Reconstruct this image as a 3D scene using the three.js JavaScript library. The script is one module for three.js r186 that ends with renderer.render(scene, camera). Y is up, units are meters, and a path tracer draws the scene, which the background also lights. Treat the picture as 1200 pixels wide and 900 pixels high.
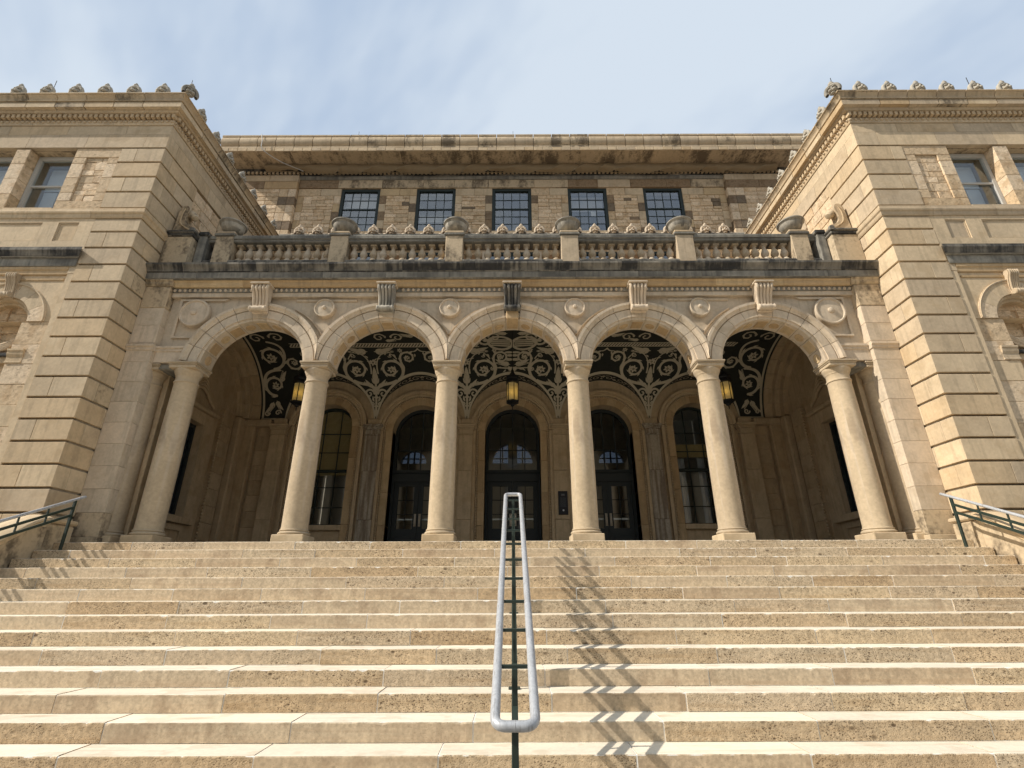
import * as THREE from 'three';
import { mergeGeometries, mergeVertices, toCreasedNormals } from 'three/addons/utils/BufferGeometryUtils.js';

// ---------------------------------------------------------------- camera, sky, sun, exposure
const scene = new THREE.Scene();
const camera = new THREE.PerspectiveCamera(73.92, 1024 / 768, 0.1, 2000);
camera.position.set(-0.012, -0.82, 9.8);
camera.rotation.set(THREE.MathUtils.degToRad(22.3), 0, THREE.MathUtils.degToRad(-0.2), 'YXZ');

const renderer = new THREE.WebGLRenderer({ antialias: true });
renderer.toneMapping = THREE.LinearToneMapping;
renderer.toneMappingExposure = 1.1;
renderer.shadowMap.enabled = true;

const SUN = new THREE.Vector3(-1.08, 1, 0.28).normalize();
const sun = new THREE.DirectionalLight(new THREE.Color(1, 0.945, 0.865), 5.0);
sun.position.copy(SUN).multiplyScalar(60);
sun.target.position.set(0, 3, 0);
sun.castShadow = true;
sun.shadow.radius = 1;
sun.shadow.mapSize.set(4096, 4096);
Object.assign(sun.shadow.camera, { left: -26, right: 26, top: 22, bottom: -22, near: 1, far: 140 });
scene.add(sun, sun.target);

// ---------------------------------------------------------------- random and noise
function rng(a) { return () => { a |= 0; a = a + 0x6D2B79F5 | 0; let t = Math.imul(a ^ a >>> 15, 1 | a); t = t + Math.imul(t ^ t >>> 7, 61 | t) ^ t; return ((t ^ t >>> 14) >>> 0) / 4294967296; }; }
const R = rng(11);
const rr = (a, b) => a + (b - a) * R();
const pick = a => a[Math.floor(R() * a.length) % a.length];
const clamp = (v, a = 0, b = 1) => Math.min(b, Math.max(a, v));
const mix = (a, b, t) => a + (b - a) * t;
const sstep = (a, b, v) => { const t = clamp((v - a) / (b - a)); return t * t * (3 - 2 * t); };
function hash(x, y, z) { let h = Math.imul(x, 374761393) + Math.imul(y, 668265263) + Math.imul(z, 2147483647 - 1274126177); h = Math.imul(h ^ h >>> 13, 1274126177); return ((h ^ h >>> 16) >>> 0) / 4294967296; }
function vnoise(x, y, px, py, seed) {   // tileable value noise
  const xi = Math.floor(x), yi = Math.floor(y), fx = x - xi, fy = y - yi;
  const u = fx * fx * (3 - 2 * fx), v = fy * fy * (3 - 2 * fy);
  const X0 = ((xi % px) + px) % px, X1 = (X0 + 1) % px, Y0 = ((yi % py) + py) % py, Y1 = (Y0 + 1) % py;
  return mix(mix(hash(X0, Y0, seed), hash(X1, Y0, seed), u), mix(hash(X0, Y1, seed), hash(X1, Y1, seed), u), v);
}
function fbm(u, v, fx, fy, oct, seed) { let s = 0, a = 0.5, t = 0; for (let i = 0; i < oct; i++) { s += a * vnoise(u * fx, v * fy, fx, fy, seed + i * 17); t += a; a *= 0.55; fx *= 2; fy *= 2; } return s / t; }
function noise3(x, y, z, seed) {
  const xi = Math.floor(x), yi = Math.floor(y), zi = Math.floor(z), fx = x - xi, fy = y - yi, fz = z - zi;
  const u = fx * fx * (3 - 2 * fx), v = fy * fy * (3 - 2 * fy), w = fz * fz * (3 - 2 * fz);
  const h = (a, b, c) => hash(xi + a, (yi + b) * 7 + (zi + c) * 131, seed);
  return mix(mix(mix(h(0, 0, 0), h(1, 0, 0), u), mix(h(0, 1, 0), h(1, 1, 0), u), v), mix(mix(h(0, 0, 1), h(1, 0, 1), u), mix(h(0, 1, 1), h(1, 1, 1), u), v), w);
}

// ---------------------------------------------------------------- sky: thin bright overcast with blue showing through
{
  const W = 1024, H = 512, data = new Float32Array(W * H * 4);
  for (let j = 0; j < H; j++) for (let i = 0; i < W; i++) {
    const th = ((i + 0.5) / W - 0.5) * 2 * Math.PI, el = ((j + 0.5) / H - 0.5) * Math.PI;
    const d = [Math.cos(el) * Math.cos(th), Math.sin(el), Math.cos(el) * Math.sin(th)];
    const up = Math.max(d[1], 0) + 0.18, px = d[0] / up, pz = d[2] / up;
    let n = 0, a = 0.5, f = 1.0;
    const qx = px * 1.9 + pz * 0.9, qz = pz * 1.5 - px * 1.3;                  // soft streaks drawn out in one direction
    const wob = noise3(px * 3, pz * 3, 4, 90) - 0.5;
    for (let k = 0; k < 6; k++) { n += a * noise3(qx * f * 0.75 + 3 + wob * 0.6, qz * f * 1.8 + 9 + wob * 0.5, 0.3 * k, 40 + k); a *= 0.62; f *= 2.05; }
    n /= 1.24;
    const c = sstep(0.23, 0.60, n), hz = Math.pow(1 - clamp(d[1]), 3);
    const blue = [mix(0.42, 0.53, hz), mix(0.52, 0.61, hz), mix(0.67, 0.72, hz)];
    const white = [0.61, 0.69, 0.785];
    const q = (j * W + i) * 4;
    for (let k = 0; k < 3; k++) data[q + k] = mix(blue[k], white[k], c);
    data[q + 3] = 1;
  }
  const sky = new THREE.DataTexture(data, W, H, THREE.RGBAFormat, THREE.FloatType);
  sky.mapping = THREE.EquirectangularReflectionMapping;
  sky.magFilter = sky.minFilter = THREE.LinearFilter;
  sky.wrapS = THREE.RepeatWrapping;
  sky.needsUpdate = true;
  scene.background = sky;
  scene.environment = sky;
}

// ---------------------------------------------------------------- textures
const toS = v => 255 * (v <= 0.0031308 ? 12.92 * v : 1.055 * Math.pow(clamp(v), 1 / 2.4) - 0.055);
function tex(n, size, fn, colour = true) {   // fn(u, v) -> [r, g, b] linear or a number
  const d = new Uint8Array(n * n * 4);
  for (let j = 0; j < n; j++) for (let i = 0; i < n; i++) {
    const c = fn((i + 0.5) / n, (j + 0.5) / n), q = (j * n + i) * 4;
    for (let k = 0; k < 3; k++) d[q + k] = colour ? toS(c[k]) : clamp(c) * 255;
    d[q + 3] = 255;
  }
  const t = new THREE.DataTexture(d, n, n, THREE.RGBAFormat);
  t.wrapS = t.wrapT = THREE.RepeatWrapping; t.magFilter = THREE.LinearFilter; t.minFilter = THREE.LinearMipmapLinearFilter; t.generateMipmaps = true;
  if (colour) t.colorSpace = THREE.SRGBColorSpace;
  t.repeat.set(1 / size, 1 / size); t.needsUpdate = true;
  return t;
}
const tint = (c, k) => [c[0] * k, c[1] * k, c[2] * k];
const lerp3 = (a, b, t) => [mix(a[0], b[0], t), mix(a[1], b[1], t), mix(a[2], b[2], t)];
const ASH = [0.555, 0.43, 0.276];
const ashTex = tex(512, 2.4, (u, v) => {
  const g = fbm(u, v, 64, 64, 3, 3), b = fbm(u, v, 4, 4, 4, 9), s = fbm(u, v, 40, 3, 3, 21), r = fbm(u, v, 7, 9, 4, 33), m = fbm(u, v, 18, 14, 3, 27);
  let c = tint(ASH, 0.66 + 0.22 * g + 0.22 * b + 0.22 * m - 0.14 * sstep(0.5, 0.8, s));
  c = lerp3(c, [0.40, 0.28, 0.15], 0.35 * sstep(0.55, 0.8, r));
  return c;
});
const ashBump = tex(512, 2.4, (u, v) => 0.45 * fbm(u, v, 64, 64, 3, 3) + 0.35 * fbm(u, v, 20, 20, 3, 5) + 0.2 * fbm(u, v, 5, 5, 3, 8), false);
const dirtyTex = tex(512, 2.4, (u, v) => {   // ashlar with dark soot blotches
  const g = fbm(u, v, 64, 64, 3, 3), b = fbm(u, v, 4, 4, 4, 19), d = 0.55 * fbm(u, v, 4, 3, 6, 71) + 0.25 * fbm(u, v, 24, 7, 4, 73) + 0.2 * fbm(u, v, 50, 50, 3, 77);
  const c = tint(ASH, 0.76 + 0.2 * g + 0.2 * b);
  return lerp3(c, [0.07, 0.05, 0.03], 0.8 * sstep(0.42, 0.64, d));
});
const streakTex = tex(512, 2.4, (u, v) => {   // rain washed stone, pale vertical runs over grey brown
  const s = fbm(u, v, 36, 2, 5, 91), g = fbm(u, v, 60, 60, 3, 3);
  const c = lerp3([0.26, 0.20, 0.14], [0.47, 0.40, 0.30], sstep(0.34, 0.64, s));
  return tint(c, 0.75 + 0.4 * g);
});
const crustTex = tex(1024, 4.2, (u, v) => {   // black crust on exposed mouldings, worn through to grey stone in places
  const s = fbm(u, v, 5, 9, 6, 101), f = fbm(u, v, 60, 60, 4, 107), run = fbm(u, v, 70, 4, 4, 113);
  const stone = tint([0.26, 0.23, 0.18], 0.5 + 0.8 * f);
  const k = sstep(0.33, 0.58, 0.55 * s + 0.20 * f + 0.25 * run);
  return lerp3(stone, tint([0.028, 0.026, 0.023], 0.4 + 1.2 * f), k);
});
const greyTex = tex(512, 3.1, (u, v) => {   // grey weathered moulding with dark speckle and runs
  const s = fbm(u, v, 4, 9, 6, 131), f = fbm(u, v, 60, 60, 4, 137), run = fbm(u, v, 50, 4, 4, 139);
  return lerp3(tint([0.33, 0.30, 0.24], 0.55 + 0.7 * f), tint([0.115, 0.106, 0.088], 0.5 + 0.9 * f), sstep(0.36, 0.68, 0.5 * s + 0.25 * f + 0.25 * run));
});
function pits(u, v) {
  let m = 0;
  for (const [n, seed, dens] of [[120, 5, 0.46], [200, 6, 0.5], [70, 7, 0.14], [27, 8, 0.035]]) {
    const x = u * n, y = v * n * 1.3, xi = Math.floor(x), yi = Math.floor(y), ny = Math.round(n * 1.3);
    for (let a = -1; a <= 1; a++) for (let b = -1; b <= 1; b++) {
      const cx = ((xi + a) % n + n) % n, cy = ((yi + b) % ny + ny) % ny;
      if (hash(cx, cy, seed) > dens) continue;
      const dx = x - (xi + a + hash(cx, cy, seed + 50)), dy = y - (yi + b + hash(cx, cy, seed + 60));
      const r = 0.12 + 0.26 * hash(cx, cy, seed + 70), e = (dx * dx * 0.55 + dy * dy) / (r * r);
      if (e < 1) m = Math.max(m, (1 - e) * (0.35 + 0.65 * hash(cx, cy, seed + 80)));
    }
  }
  return m;
}
const zone = (u, v) => sstep(0.36, 0.6, fbm(u, v, 5, 8, 3, 151));
const STAIR = [0.60, 0.477, 0.322];
const stairTex = tex(1024, 2.2, (u, v) => {
  const g = fbm(u, v, 90, 90, 3, 161), b = fbm(u, v, 5, 7, 5, 167), l = fbm(u, v, 3, 46, 4, 173);
  let c = tint(STAIR, 0.52 + 0.62 * g + 0.2 * b);
  c = lerp3(c, [0.38, 0.26, 0.14], 0.4 * sstep(0.52, 0.78, l));
  return lerp3(c, [0.10, 0.065, 0.035], 0.9 * clamp(1.7 * pits(u, v) * (0.3 + 0.7 * zone(u, v))));
});
const smoothStairTex = tex(1024, 2.2, (u, v) => {   // closer grained bed with faint lamination and hardly any pits
  const g = fbm(u, v, 100, 100, 3, 261), b = fbm(u, v, 6, 5, 5, 267), l = fbm(u, v, 2, 60, 4, 273), d = fbm(u, v, 7, 5, 5, 277);
  let c = lerp3(tint(STAIR, 0.58 + 0.52 * g + 0.16 * b), [0.42, 0.30, 0.19], 0.35 * sstep(0.5, 0.75, l));
  c = lerp3(c, [0.27, 0.18, 0.11], 0.4 * sstep(0.6, 0.76, d));
  return lerp3(c, [0.13, 0.085, 0.05], 0.6 * clamp(pits(u, v) * (0.15 + 0.5 * zone(v, u))));
});
const treadTex = tex(512, 2.2, (u, v) => {   // worn tread, smooth, few pits; whitened so upper faces carry sunlit glare
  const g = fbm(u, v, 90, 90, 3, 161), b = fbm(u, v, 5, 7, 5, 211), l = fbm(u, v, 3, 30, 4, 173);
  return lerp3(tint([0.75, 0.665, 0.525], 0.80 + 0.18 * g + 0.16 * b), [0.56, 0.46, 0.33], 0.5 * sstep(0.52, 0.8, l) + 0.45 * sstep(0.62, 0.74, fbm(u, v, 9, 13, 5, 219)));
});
const stairBump = tex(1024, 2.2, (u, v) => 0.75 - 0.6 * pits(u, v) + 0.25 * fbm(u, v, 80, 80, 3, 161), false);
const roughTex = tex(512, 1.5, (u, v) => {   // shelly rock-faced stone
  const g = fbm(u, v, 40, 40, 4, 181), b = fbm(u, v, 6, 6, 5, 187), p = fbm(u, v, 22, 26, 4, 191);
  let c = tint([0.535, 0.408, 0.268], 0.62 + 0.5 * g + 0.22 * b);
  c = lerp3(c, [0.30, 0.185, 0.085], 0.5 * sstep(0.5, 0.75, b));
  return lerp3(c, [0.16, 0.11, 0.06], 0.45 * sstep(0.62, 0.76, p));
});
const roughBump = tex(512, 1.5, (u, v) => 0.5 * fbm(u, v, 14, 14, 5, 191) + 0.5 * fbm(u, v, 22, 26, 4, 191), false);
const paveTex = tex(512, 6, (u, v) => tint([0.25, 0.23, 0.20], 0.75 + 0.3 * fbm(u, v, 80, 80, 3, 201) + 0.2 * fbm(u, v, 5, 5, 4, 203)));

const colTex = tex(512, 3.4, (u, v) => {
  const g = fbm(u, v, 90, 90, 3, 281), b = fbm(u, v, 6, 3, 5, 283), st = fbm(u, v, 34, 2, 4, 287), d = fbm(u, v, 10, 6, 5, 289);
  let c = tint(ASH, 0.62 + 0.26 * g + 0.34 * b);
  c = lerp3(c, [0.62, 0.52, 0.40], 0.35 * sstep(0.52, 0.74, st));
  return lerp3(c, [0.22, 0.155, 0.10], 0.42 * sstep(0.58, 0.74, d));
});
const M = {};
function mat(name, o) { const m = new THREE.MeshStandardMaterial({ roughness: 0.9, ...o }); m.name = name; M[name] = m; return m; }
const C = (r, g = r, b = r) => new THREE.Color().setRGB(r, g, b);
function tones(list, base) { return list.map(c => new THREE.MeshStandardMaterial({ roughness: 0.92, ...base, color: C(...c) })); }
const ashlar = tones([[1, 1, 1], [0.91, 0.90, 0.89], [1.07, 1.06, 1.04], [0.98, 0.94, 0.88], [0.89, 0.89, 0.91]], { map: ashTex, bumpMap: ashBump, bumpScale: 0.004 });
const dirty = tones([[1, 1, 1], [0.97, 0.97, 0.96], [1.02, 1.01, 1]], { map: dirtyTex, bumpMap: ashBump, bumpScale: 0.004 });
const colStone = tones([[0.92, 0.92, 0.92], [0.87, 0.87, 0.88], [0.96, 0.96, 0.96]], { map: colTex, bumpMap: ashBump, bumpScale: 0.003 });
const arcStone = tones([[1.04, 1.09, 1.22], [0.98, 1.03, 1.15], [1.09, 1.13, 1.26]], { map: ashTex, bumpMap: ashBump, bumpScale: 0.004 });
const innerStone = tones([[0.95, 0.92, 0.87], [0.91, 0.88, 0.83], [0.99, 0.97, 0.93], [0.92, 0.87, 0.79]], { map: ashTex, bumpMap: ashBump, bumpScale: 0.004 });
const goldStone = tones([[0.92, 0.84, 0.72], [0.82, 0.73, 0.60], [0.98, 0.92, 0.80]], { map: ashTex, bumpMap: ashBump, bumpScale: 0.004 });
const rough = tones([[1.22, 1.24, 1.26], [1.1, 1.07, 1.0], [1.32, 1.34, 1.36], [1.05, 1.0, 0.9]], { map: roughTex, bumpMap: roughBump, bumpScale: 0.012 });
const rubble = tones([[1.2, 1.18, 1.15], [1.32, 1.3, 1.26], [1.05, 1.02, 0.95], [1.45, 1.45, 1.45], [1.2, 1.14, 1.05], [1.32, 1.27, 1.18]], { map: roughTex, bumpMap: roughBump, bumpScale: 0.02 });
const soot = tones([[0.42, 0.39, 0.36], [0.50, 0.45, 0.39], [0.35, 0.34, 0.33]], { map: roughTex, bumpMap: roughBump, bumpScale: 0.015 });
const stairStone = tones([[1, 1, 1], [0.94, 0.90, 0.84], [1.05, 1.03, 0.98], [0.97, 0.96, 0.96], [0.90, 0.83, 0.74], [1.02, 0.97, 0.9]], { map: stairTex, bumpMap: stairBump, bumpScale: 0.006 });
const smoothStair = tones([[1, 1, 1], [0.93, 0.90, 0.87], [1.04, 1.03, 1.02]], { map: smoothStairTex, bumpMap: ashBump, bumpScale: 0.003 });
const treadStone = tones([[1, 1, 1], [0.95, 0.94, 0.92], [1.04, 1.03, 1.0]], { map: treadTex, bumpMap: ashBump, bumpScale: 0.002 });  // paler than the risers: sunlight on the treads is partly in this colour
mat('streak', { map: streakTex, bumpMap: ashBump, bumpScale: 0.004 });
mat('crust', { map: crustTex, bumpMap: ashBump, bumpScale: 0.006 });
mat('grey', { map: greyTex, bumpMap: ashBump, bumpScale: 0.006 });
mat('mortar', { color: C(0.80, 0.77, 0.70), bumpMap: ashBump, bumpScale: 0.002 });
mat('joint', { color: C(0.30, 0.25, 0.18) });
mat('pave', { map: paveTex });
mat('greenPaint', { color: C(0.016, 0.028, 0.019), roughness: 0.55 });
const railTex = tex(512, 0.9, (u, v) => { const f = fbm(u, v, 60, 60, 4, 401), b = fbm(u, v, 6, 6, 5, 403), k = fbm(u, v, 90, 14, 3, 407); let c = tint([0.46, 0.465, 0.47], 0.7 + 0.35 * f + 0.2 * b); c = lerp3(c, [0.22, 0.21, 0.20], 0.55 * sstep(0.60, 0.78, k)); return lerp3(c, [0.25, 0.17, 0.10], 0.5 * sstep(0.68, 0.80, b)); });
mat('whitePaint', { map: railTex, roughness: 0.5, metalness: 0.25, bumpMap: ashBump, bumpScale: 0.002 });
mat('sashGreen', { color: C(0.012, 0.022, 0.018), roughness: 0.6 });
mat('sashWhite', { color: C(0.48, 0.46, 0.41), roughness: 0.6 });
mat('doorPaint', { color: C(0.018, 0.024, 0.024), roughness: 0.6 });
mat('black', { color: C(0.012, 0.012, 0.012), roughness: 0.5, metalness: 0.3 });
mat('metal', { color: C(0.55, 0.50, 0.42), roughness: 0.3, metalness: 0.9 });
mat('steel', { color: C(0.62, 0.62, 0.60), roughness: 0.45, metalness: 0.6 });
mat('dark', { color: C(0.54, 0.50, 0.44), roughness: 0.9 });
mat('hall', { color: C(0.50, 0.45, 0.37), roughness: 0.9 });
mat('blind', { color: C(0.50, 0.36, 0.16), roughness: 0.95 });
mat('curtain', { color: C(0.62, 0.63, 0.64), roughness: 0.95 });
mat('cloth', { color: C(0.27, 0.20, 0.115), roughness: 0.95, side: THREE.DoubleSide, bumpMap: ashBump, bumpScale: 0.01 });
mat('lionStone', { map: greyTex, color: C(1.45, 1.42, 1.4), bumpMap: ashBump, bumpScale: 0.006 });
mat('wood', { color: C(0.28, 0.145, 0.055), roughness: 0.7, bumpMap: ashBump, bumpScale: 0.003 });
mat('roof', { color: C(0.16, 0.12, 0.09) });
const glass = new THREE.MeshPhysicalMaterial({ color: C(0.92, 0.95, 0.96), roughness: 0.02, transmission: 1, thickness: 0, ior: 1.5 });
const smokedGlass = new THREE.MeshPhysicalMaterial({ color: C(0.24, 0.26, 0.29), roughness: 0.15, transmission: 1, thickness: 0, ior: 1.45 });
const sashGlass = new THREE.MeshPhysicalMaterial({ color: C(0.88, 0.88, 0.86), roughness: 0.03, transmission: 1, thickness: 0, ior: 2.1 });
const paneGlass = new THREE.MeshPhysicalMaterial({ color: C(0.035, 0.042, 0.05), roughness: 0.05, ior: 2.4, specularIntensity: 1 });
const amber = new THREE.MeshPhysicalMaterial({ color: C(0.72, 0.64, 0.38), roughness: 0.5, transmission: 0.6, thickness: 0, emissive: C(1, 0.74, 0.3), emissiveIntensity: 0.04 });
const bulbMat = new THREE.MeshStandardMaterial({ color: C(1, 0.9, 0.7), emissive: C(1, 0.72, 0.32), emissiveIntensity: 1.2 });

// ---------------------------------------------------------------- geometry helpers
let MX = 1;                                   // -1 mirrors what is built (the two wings are mirror images)
let ORG = new THREE.Vector3();                // base of the thing being built
function stairBlock(x0, x1, y0, y1, zb, z1) {
  const n = Math.max(4, Math.ceil((x1 - x0) / 0.05)), rings = [], so = new Soup(), sd = Math.floor(R() * 1e6);
  for (let i = 0; i <= n; i++) {
    const x = mix(x0, x1, i / n), h = hash(i, sd, 3), chip = h > 0.97 ? 0.008 + 0.012 * hash(i, sd, 4) : 0, c = 0.006 + 0.009 * hash(i, sd, 5) + chip + (i === 0 || i === n ? 0.005 : 0), zz = z1 + 0.003 * (hash(i, sd, 6) - 0.5);
    rings.push([[x, y0, zb], [x, y1, zb], [x, y1, zz - c * 1.2], [x, y1 - 0.28 * c, zz - 0.36 * c], [x, y1 - c, zz], [x, y0, zz]]);
  }
  for (let i = 0; i < n; i++) for (let k = 0; k < 6; k++) { const j = (k + 1) % 6; so.quad(rings[i][k], rings[i][j], rings[i + 1][j], rings[i + 1][k]); }
  const A = rings[0], B = rings[n]; for (let k = 1; k < 5; k++) { so.tri(A[0], A[k + 1], A[k]); so.tri(B[0], B[k], B[k + 1]); }
  return splitTop(finish(solid(so)));
}
function splitTop(g) {                        // two material runs: everything else, then the worn upper face, coloured brighter as if sunlit
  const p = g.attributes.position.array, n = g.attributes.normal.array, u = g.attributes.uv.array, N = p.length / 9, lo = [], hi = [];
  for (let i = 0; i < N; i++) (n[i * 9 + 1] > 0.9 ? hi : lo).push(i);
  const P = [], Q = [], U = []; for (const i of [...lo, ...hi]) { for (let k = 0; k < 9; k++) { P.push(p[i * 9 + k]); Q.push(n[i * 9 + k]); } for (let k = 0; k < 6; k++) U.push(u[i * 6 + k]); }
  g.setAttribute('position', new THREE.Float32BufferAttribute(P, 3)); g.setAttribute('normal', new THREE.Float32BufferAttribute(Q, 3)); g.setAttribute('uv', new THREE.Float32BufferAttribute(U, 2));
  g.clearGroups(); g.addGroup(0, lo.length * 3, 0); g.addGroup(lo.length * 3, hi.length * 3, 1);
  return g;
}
class Soup {
  constructor() { this.p = []; }
  tri(a, b, c) { this.p.push(...a, ...b, ...c); }
  quad(a, b, c, d) { this.tri(a, b, c); this.tri(a, c, d); }
}
function volume(p) { let v = 0; for (let i = 0; i < p.length; i += 9) v += p[i] * (p[i + 4] * p[i + 8] - p[i + 5] * p[i + 7]) - p[i + 1] * (p[i + 3] * p[i + 8] - p[i + 5] * p[i + 6]) + p[i + 2] * (p[i + 3] * p[i + 7] - p[i + 4] * p[i + 6]); return v; }
function finish(g, uvKeep = false) {           // mirror, uv in metres by the main direction of each face, move to the thing's base
  if (g.index) g = g.toNonIndexed();
  const p = g.attributes.position.array, n = g.attributes.normal.array, N = p.length / 3;
  if (MX < 0) {
    const uv0 = g.attributes.uv && g.attributes.uv.array;
    for (let i = 0; i < N; i++) { p[i * 3] *= -1; n[i * 3] *= -1; }
    for (let i = 0; i < N; i += 3) for (let k = 0; k < 3; k++) {
      for (const a of [p, n]) { const t = a[(i + 1) * 3 + k]; a[(i + 1) * 3 + k] = a[(i + 2) * 3 + k]; a[(i + 2) * 3 + k] = t; }
      if (uv0 && k < 2) { const t = uv0[(i + 1) * 2 + k]; uv0[(i + 1) * 2 + k] = uv0[(i + 2) * 2 + k]; uv0[(i + 2) * 2 + k] = t; }
    }
  }
  if (!uvKeep) {
    const uv = new Float32Array(N * 2), ou = R() * 9, ov = R() * 9;
    for (let i = 0; i < N; i += 3) {
      const o = i * 3, ax = p[o + 3] - p[o], ay = p[o + 4] - p[o + 1], az = p[o + 5] - p[o + 2], bx = p[o + 6] - p[o], by = p[o + 7] - p[o + 1], bz = p[o + 8] - p[o + 2];
      const nx = Math.abs(ay * bz - az * by), ny = Math.abs(az * bx - ax * bz), nz = Math.abs(ax * by - ay * bx);
      for (let k = 0; k < 3; k++) {
        const q = (i + k) * 3; let a, b;
        if (nz >= nx && nz >= ny) { a = p[q]; b = p[q + 1]; } else if (nx >= ny) { a = p[q + 2]; b = p[q + 1]; } else { a = p[q]; b = p[q + 2]; }
        uv[(i + k) * 2] = a + ou; uv[(i + k) * 2 + 1] = b + ov;
      }
    }
    g.setAttribute('uv', new THREE.BufferAttribute(uv, 2));
  }
  if (ORG.lengthSq()) g.translate(-ORG.x, -ORG.y, -ORG.z);
  return g;
}
function solid(soup, crease = 0) {
  const p = soup.p;
  if (volume(p) < 0) for (let i = 0; i < p.length; i += 9) for (let k = 0; k < 3; k++) { const t = p[i + 3 + k]; p[i + 3 + k] = p[i + 6 + k]; p[i + 6 + k] = t; }
  let g = new THREE.BufferGeometry();
  g.setAttribute('position', new THREE.Float32BufferAttribute(p, 3));
  g.computeVertexNormals();
  if (crease) g = toCreasedNormals(g, crease);
  return g;
}
function boxSoup(x0, x1, y0, y1, z0, z1, b = 0.008) {
  const s = new Soup(), lo = [x0, y0, z0], hi = [x1, y1, z1];
  b = Math.min(b, (x1 - x0) * 0.3, (y1 - y0) * 0.3, (z1 - z0) * 0.3);
  const V = (c, a) => [0, 1, 2].map(k => (c[k] ? hi[k] : lo[k]) + (k === a ? 0 : (c[k] ? -b : b)));
  for (let a = 0; a < 3; a++) {
    const e = (a + 1) % 3, f = (a + 2) % 3;
    for (const d of [0, 1]) {
      const c = (i, j) => { const r = [0, 0, 0]; r[a] = d; r[e] = i; r[f] = j; return V(r, a); };
      d ? s.quad(c(0, 0), c(1, 0), c(1, 1), c(0, 1)) : s.quad(c(0, 0), c(0, 1), c(1, 1), c(1, 0));
    }
    for (const i of [0, 1]) for (const j of [0, 1]) {   // edge along axis a, between faces e and f
      const c = (k, face) => { const r = [0, 0, 0]; r[a] = k; r[e] = i; r[f] = j; return V(r, face); };
      const q = [c(0, e), c(1, e), c(1, f), c(0, f)];
      (i === j) ? s.quad(q[3], q[2], q[1], q[0]) : s.quad(...q);
    }
  }
  for (const i of [0, 1]) for (const j of [0, 1]) for (const k of [0, 1]) {
    const c = [i, j, k], t = [V(c, 0), V(c, 1), V(c, 2)];
    (i + j + k) % 2 ? s.tri(t[0], t[1], t[2]) : s.tri(t[0], t[2], t[1]);
  }
  return s;
}
const box = (x0, x1, y0, y1, z0, z1, b) => finish(solid(boxSoup(Math.min(x0, x1), Math.max(x0, x1), y0, y1, Math.min(z0, z1), Math.max(z0, z1), b)));
function caps(s, poly, A, B) {
  const tr = THREE.ShapeUtils.triangulateShape(poly.map(q => new THREE.Vector2(q[0], q[1])), []);
  for (const [a, b, c] of tr) { s.tri(A[c], A[b], A[a]); s.tri(B[a], B[b], B[c]); }
}
// a moulding piece: closed profile [out, y] between two frames {x, z, nx, nz}
function prism(poly, FA, FB, crease = 0.5) {
  const pts = F => poly.map(([o, y]) => [F.x + F.nx * o, y, F.z + F.nz * o]);
  if (THREE.ShapeUtils.area(poly.map(q => new THREE.Vector2(q[0], q[1]))) < 0) poly = poly.slice().reverse();
  const A = pts(FA), B = pts(FB), s = new Soup(), n = poly.length;
  for (let i = 0; i < n; i++) { const j = (i + 1) % n; s.quad(A[i], A[j], B[j], B[i]); }
  caps(s, poly, A, B);
  return finish(solid(s, crease));
}
// along x at depth z, facing +z
const moulding = (poly, x0, x1, z, crease) => prism(poly, { x: x0, z, nx: 0, nz: 1 }, { x: x1, z, nx: 0, nz: 1 }, crease);
// profile [r, z] swept along an arc
function arcSweep(poly, cx, cy, a0, a1, n, clampX = 9, crease = 0.5) {
  if (THREE.ShapeUtils.area(poly.map(q => new THREE.Vector2(q[0], q[1]))) < 0) poly = poly.slice().reverse();
  const ring = a => poly.map(([r, z]) => [cx + clamp(Math.cos(a) * r, -clampX, clampX), cy + Math.sin(a) * r, z]);
  const s = new Soup(), m = poly.length, rings = [];
  for (let i = 0; i <= n; i++) rings.push(ring(mix(a0, a1, i / n)));
  for (let i = 0; i < n; i++) for (let k = 0; k < m; k++) { const j = (k + 1) % m; s.quad(rings[i][k], rings[i][j], rings[i + 1][j], rings[i + 1][k]); }
  caps(s, poly, rings[0], rings[n]);
  return finish(solid(s, crease));
}
function lathe(prof, x, y, z, seg = 28, crease = 0.6, axis = 'y') {
  let g = new THREE.LatheGeometry(prof.map(q => new THREE.Vector2(Math.max(q[0], 0.0005), q[1])), seg);
  g.deleteAttribute('uv'); g.deleteAttribute('normal');
  g = toCreasedNormals(mergeVertices(g, 1e-5), crease);
  if (axis === 'z') g.rotateX(Math.PI / 2);
  if (axis === 'x') g.rotateZ(-Math.PI / 2);
  g.translate(x, y, z);
  return finish(g);
}
function tube(pts, r, seg = 24, rad = 8, closed = false, smooth = true) {
  const v = pts.map(q => new THREE.Vector3(...q));
  let c;
  if (smooth) c = new THREE.CatmullRomCurve3(v, closed, 'catmullrom', 0.5);
  else { c = new THREE.CurvePath(); for (let i = 1; i < v.length; i++) c.add(new THREE.LineCurve3(v[i - 1], v[i])); }
  return finish(new THREE.TubeGeometry(c, seg, r, rad, closed));
}
function plate(outline, holes, z0, z1) {      // extruded outline with openings, facing z
  const sh = new THREE.Shape(outline.map(q => new THREE.Vector2(...q)));
  for (const h of holes) sh.holes.push(new THREE.Path(h.map(q => new THREE.Vector2(...q))));
  const g = new THREE.ExtrudeGeometry(sh, { depth: z1 - z0, bevelEnabled: false, curveSegments: 8 });
  g.translate(0, 0, z0);
  return finish(g);
}
const rect = (x0, x1, y0, y1) => [[x0, y0], [x1, y0], [x1, y1], [x0, y1]];
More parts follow.
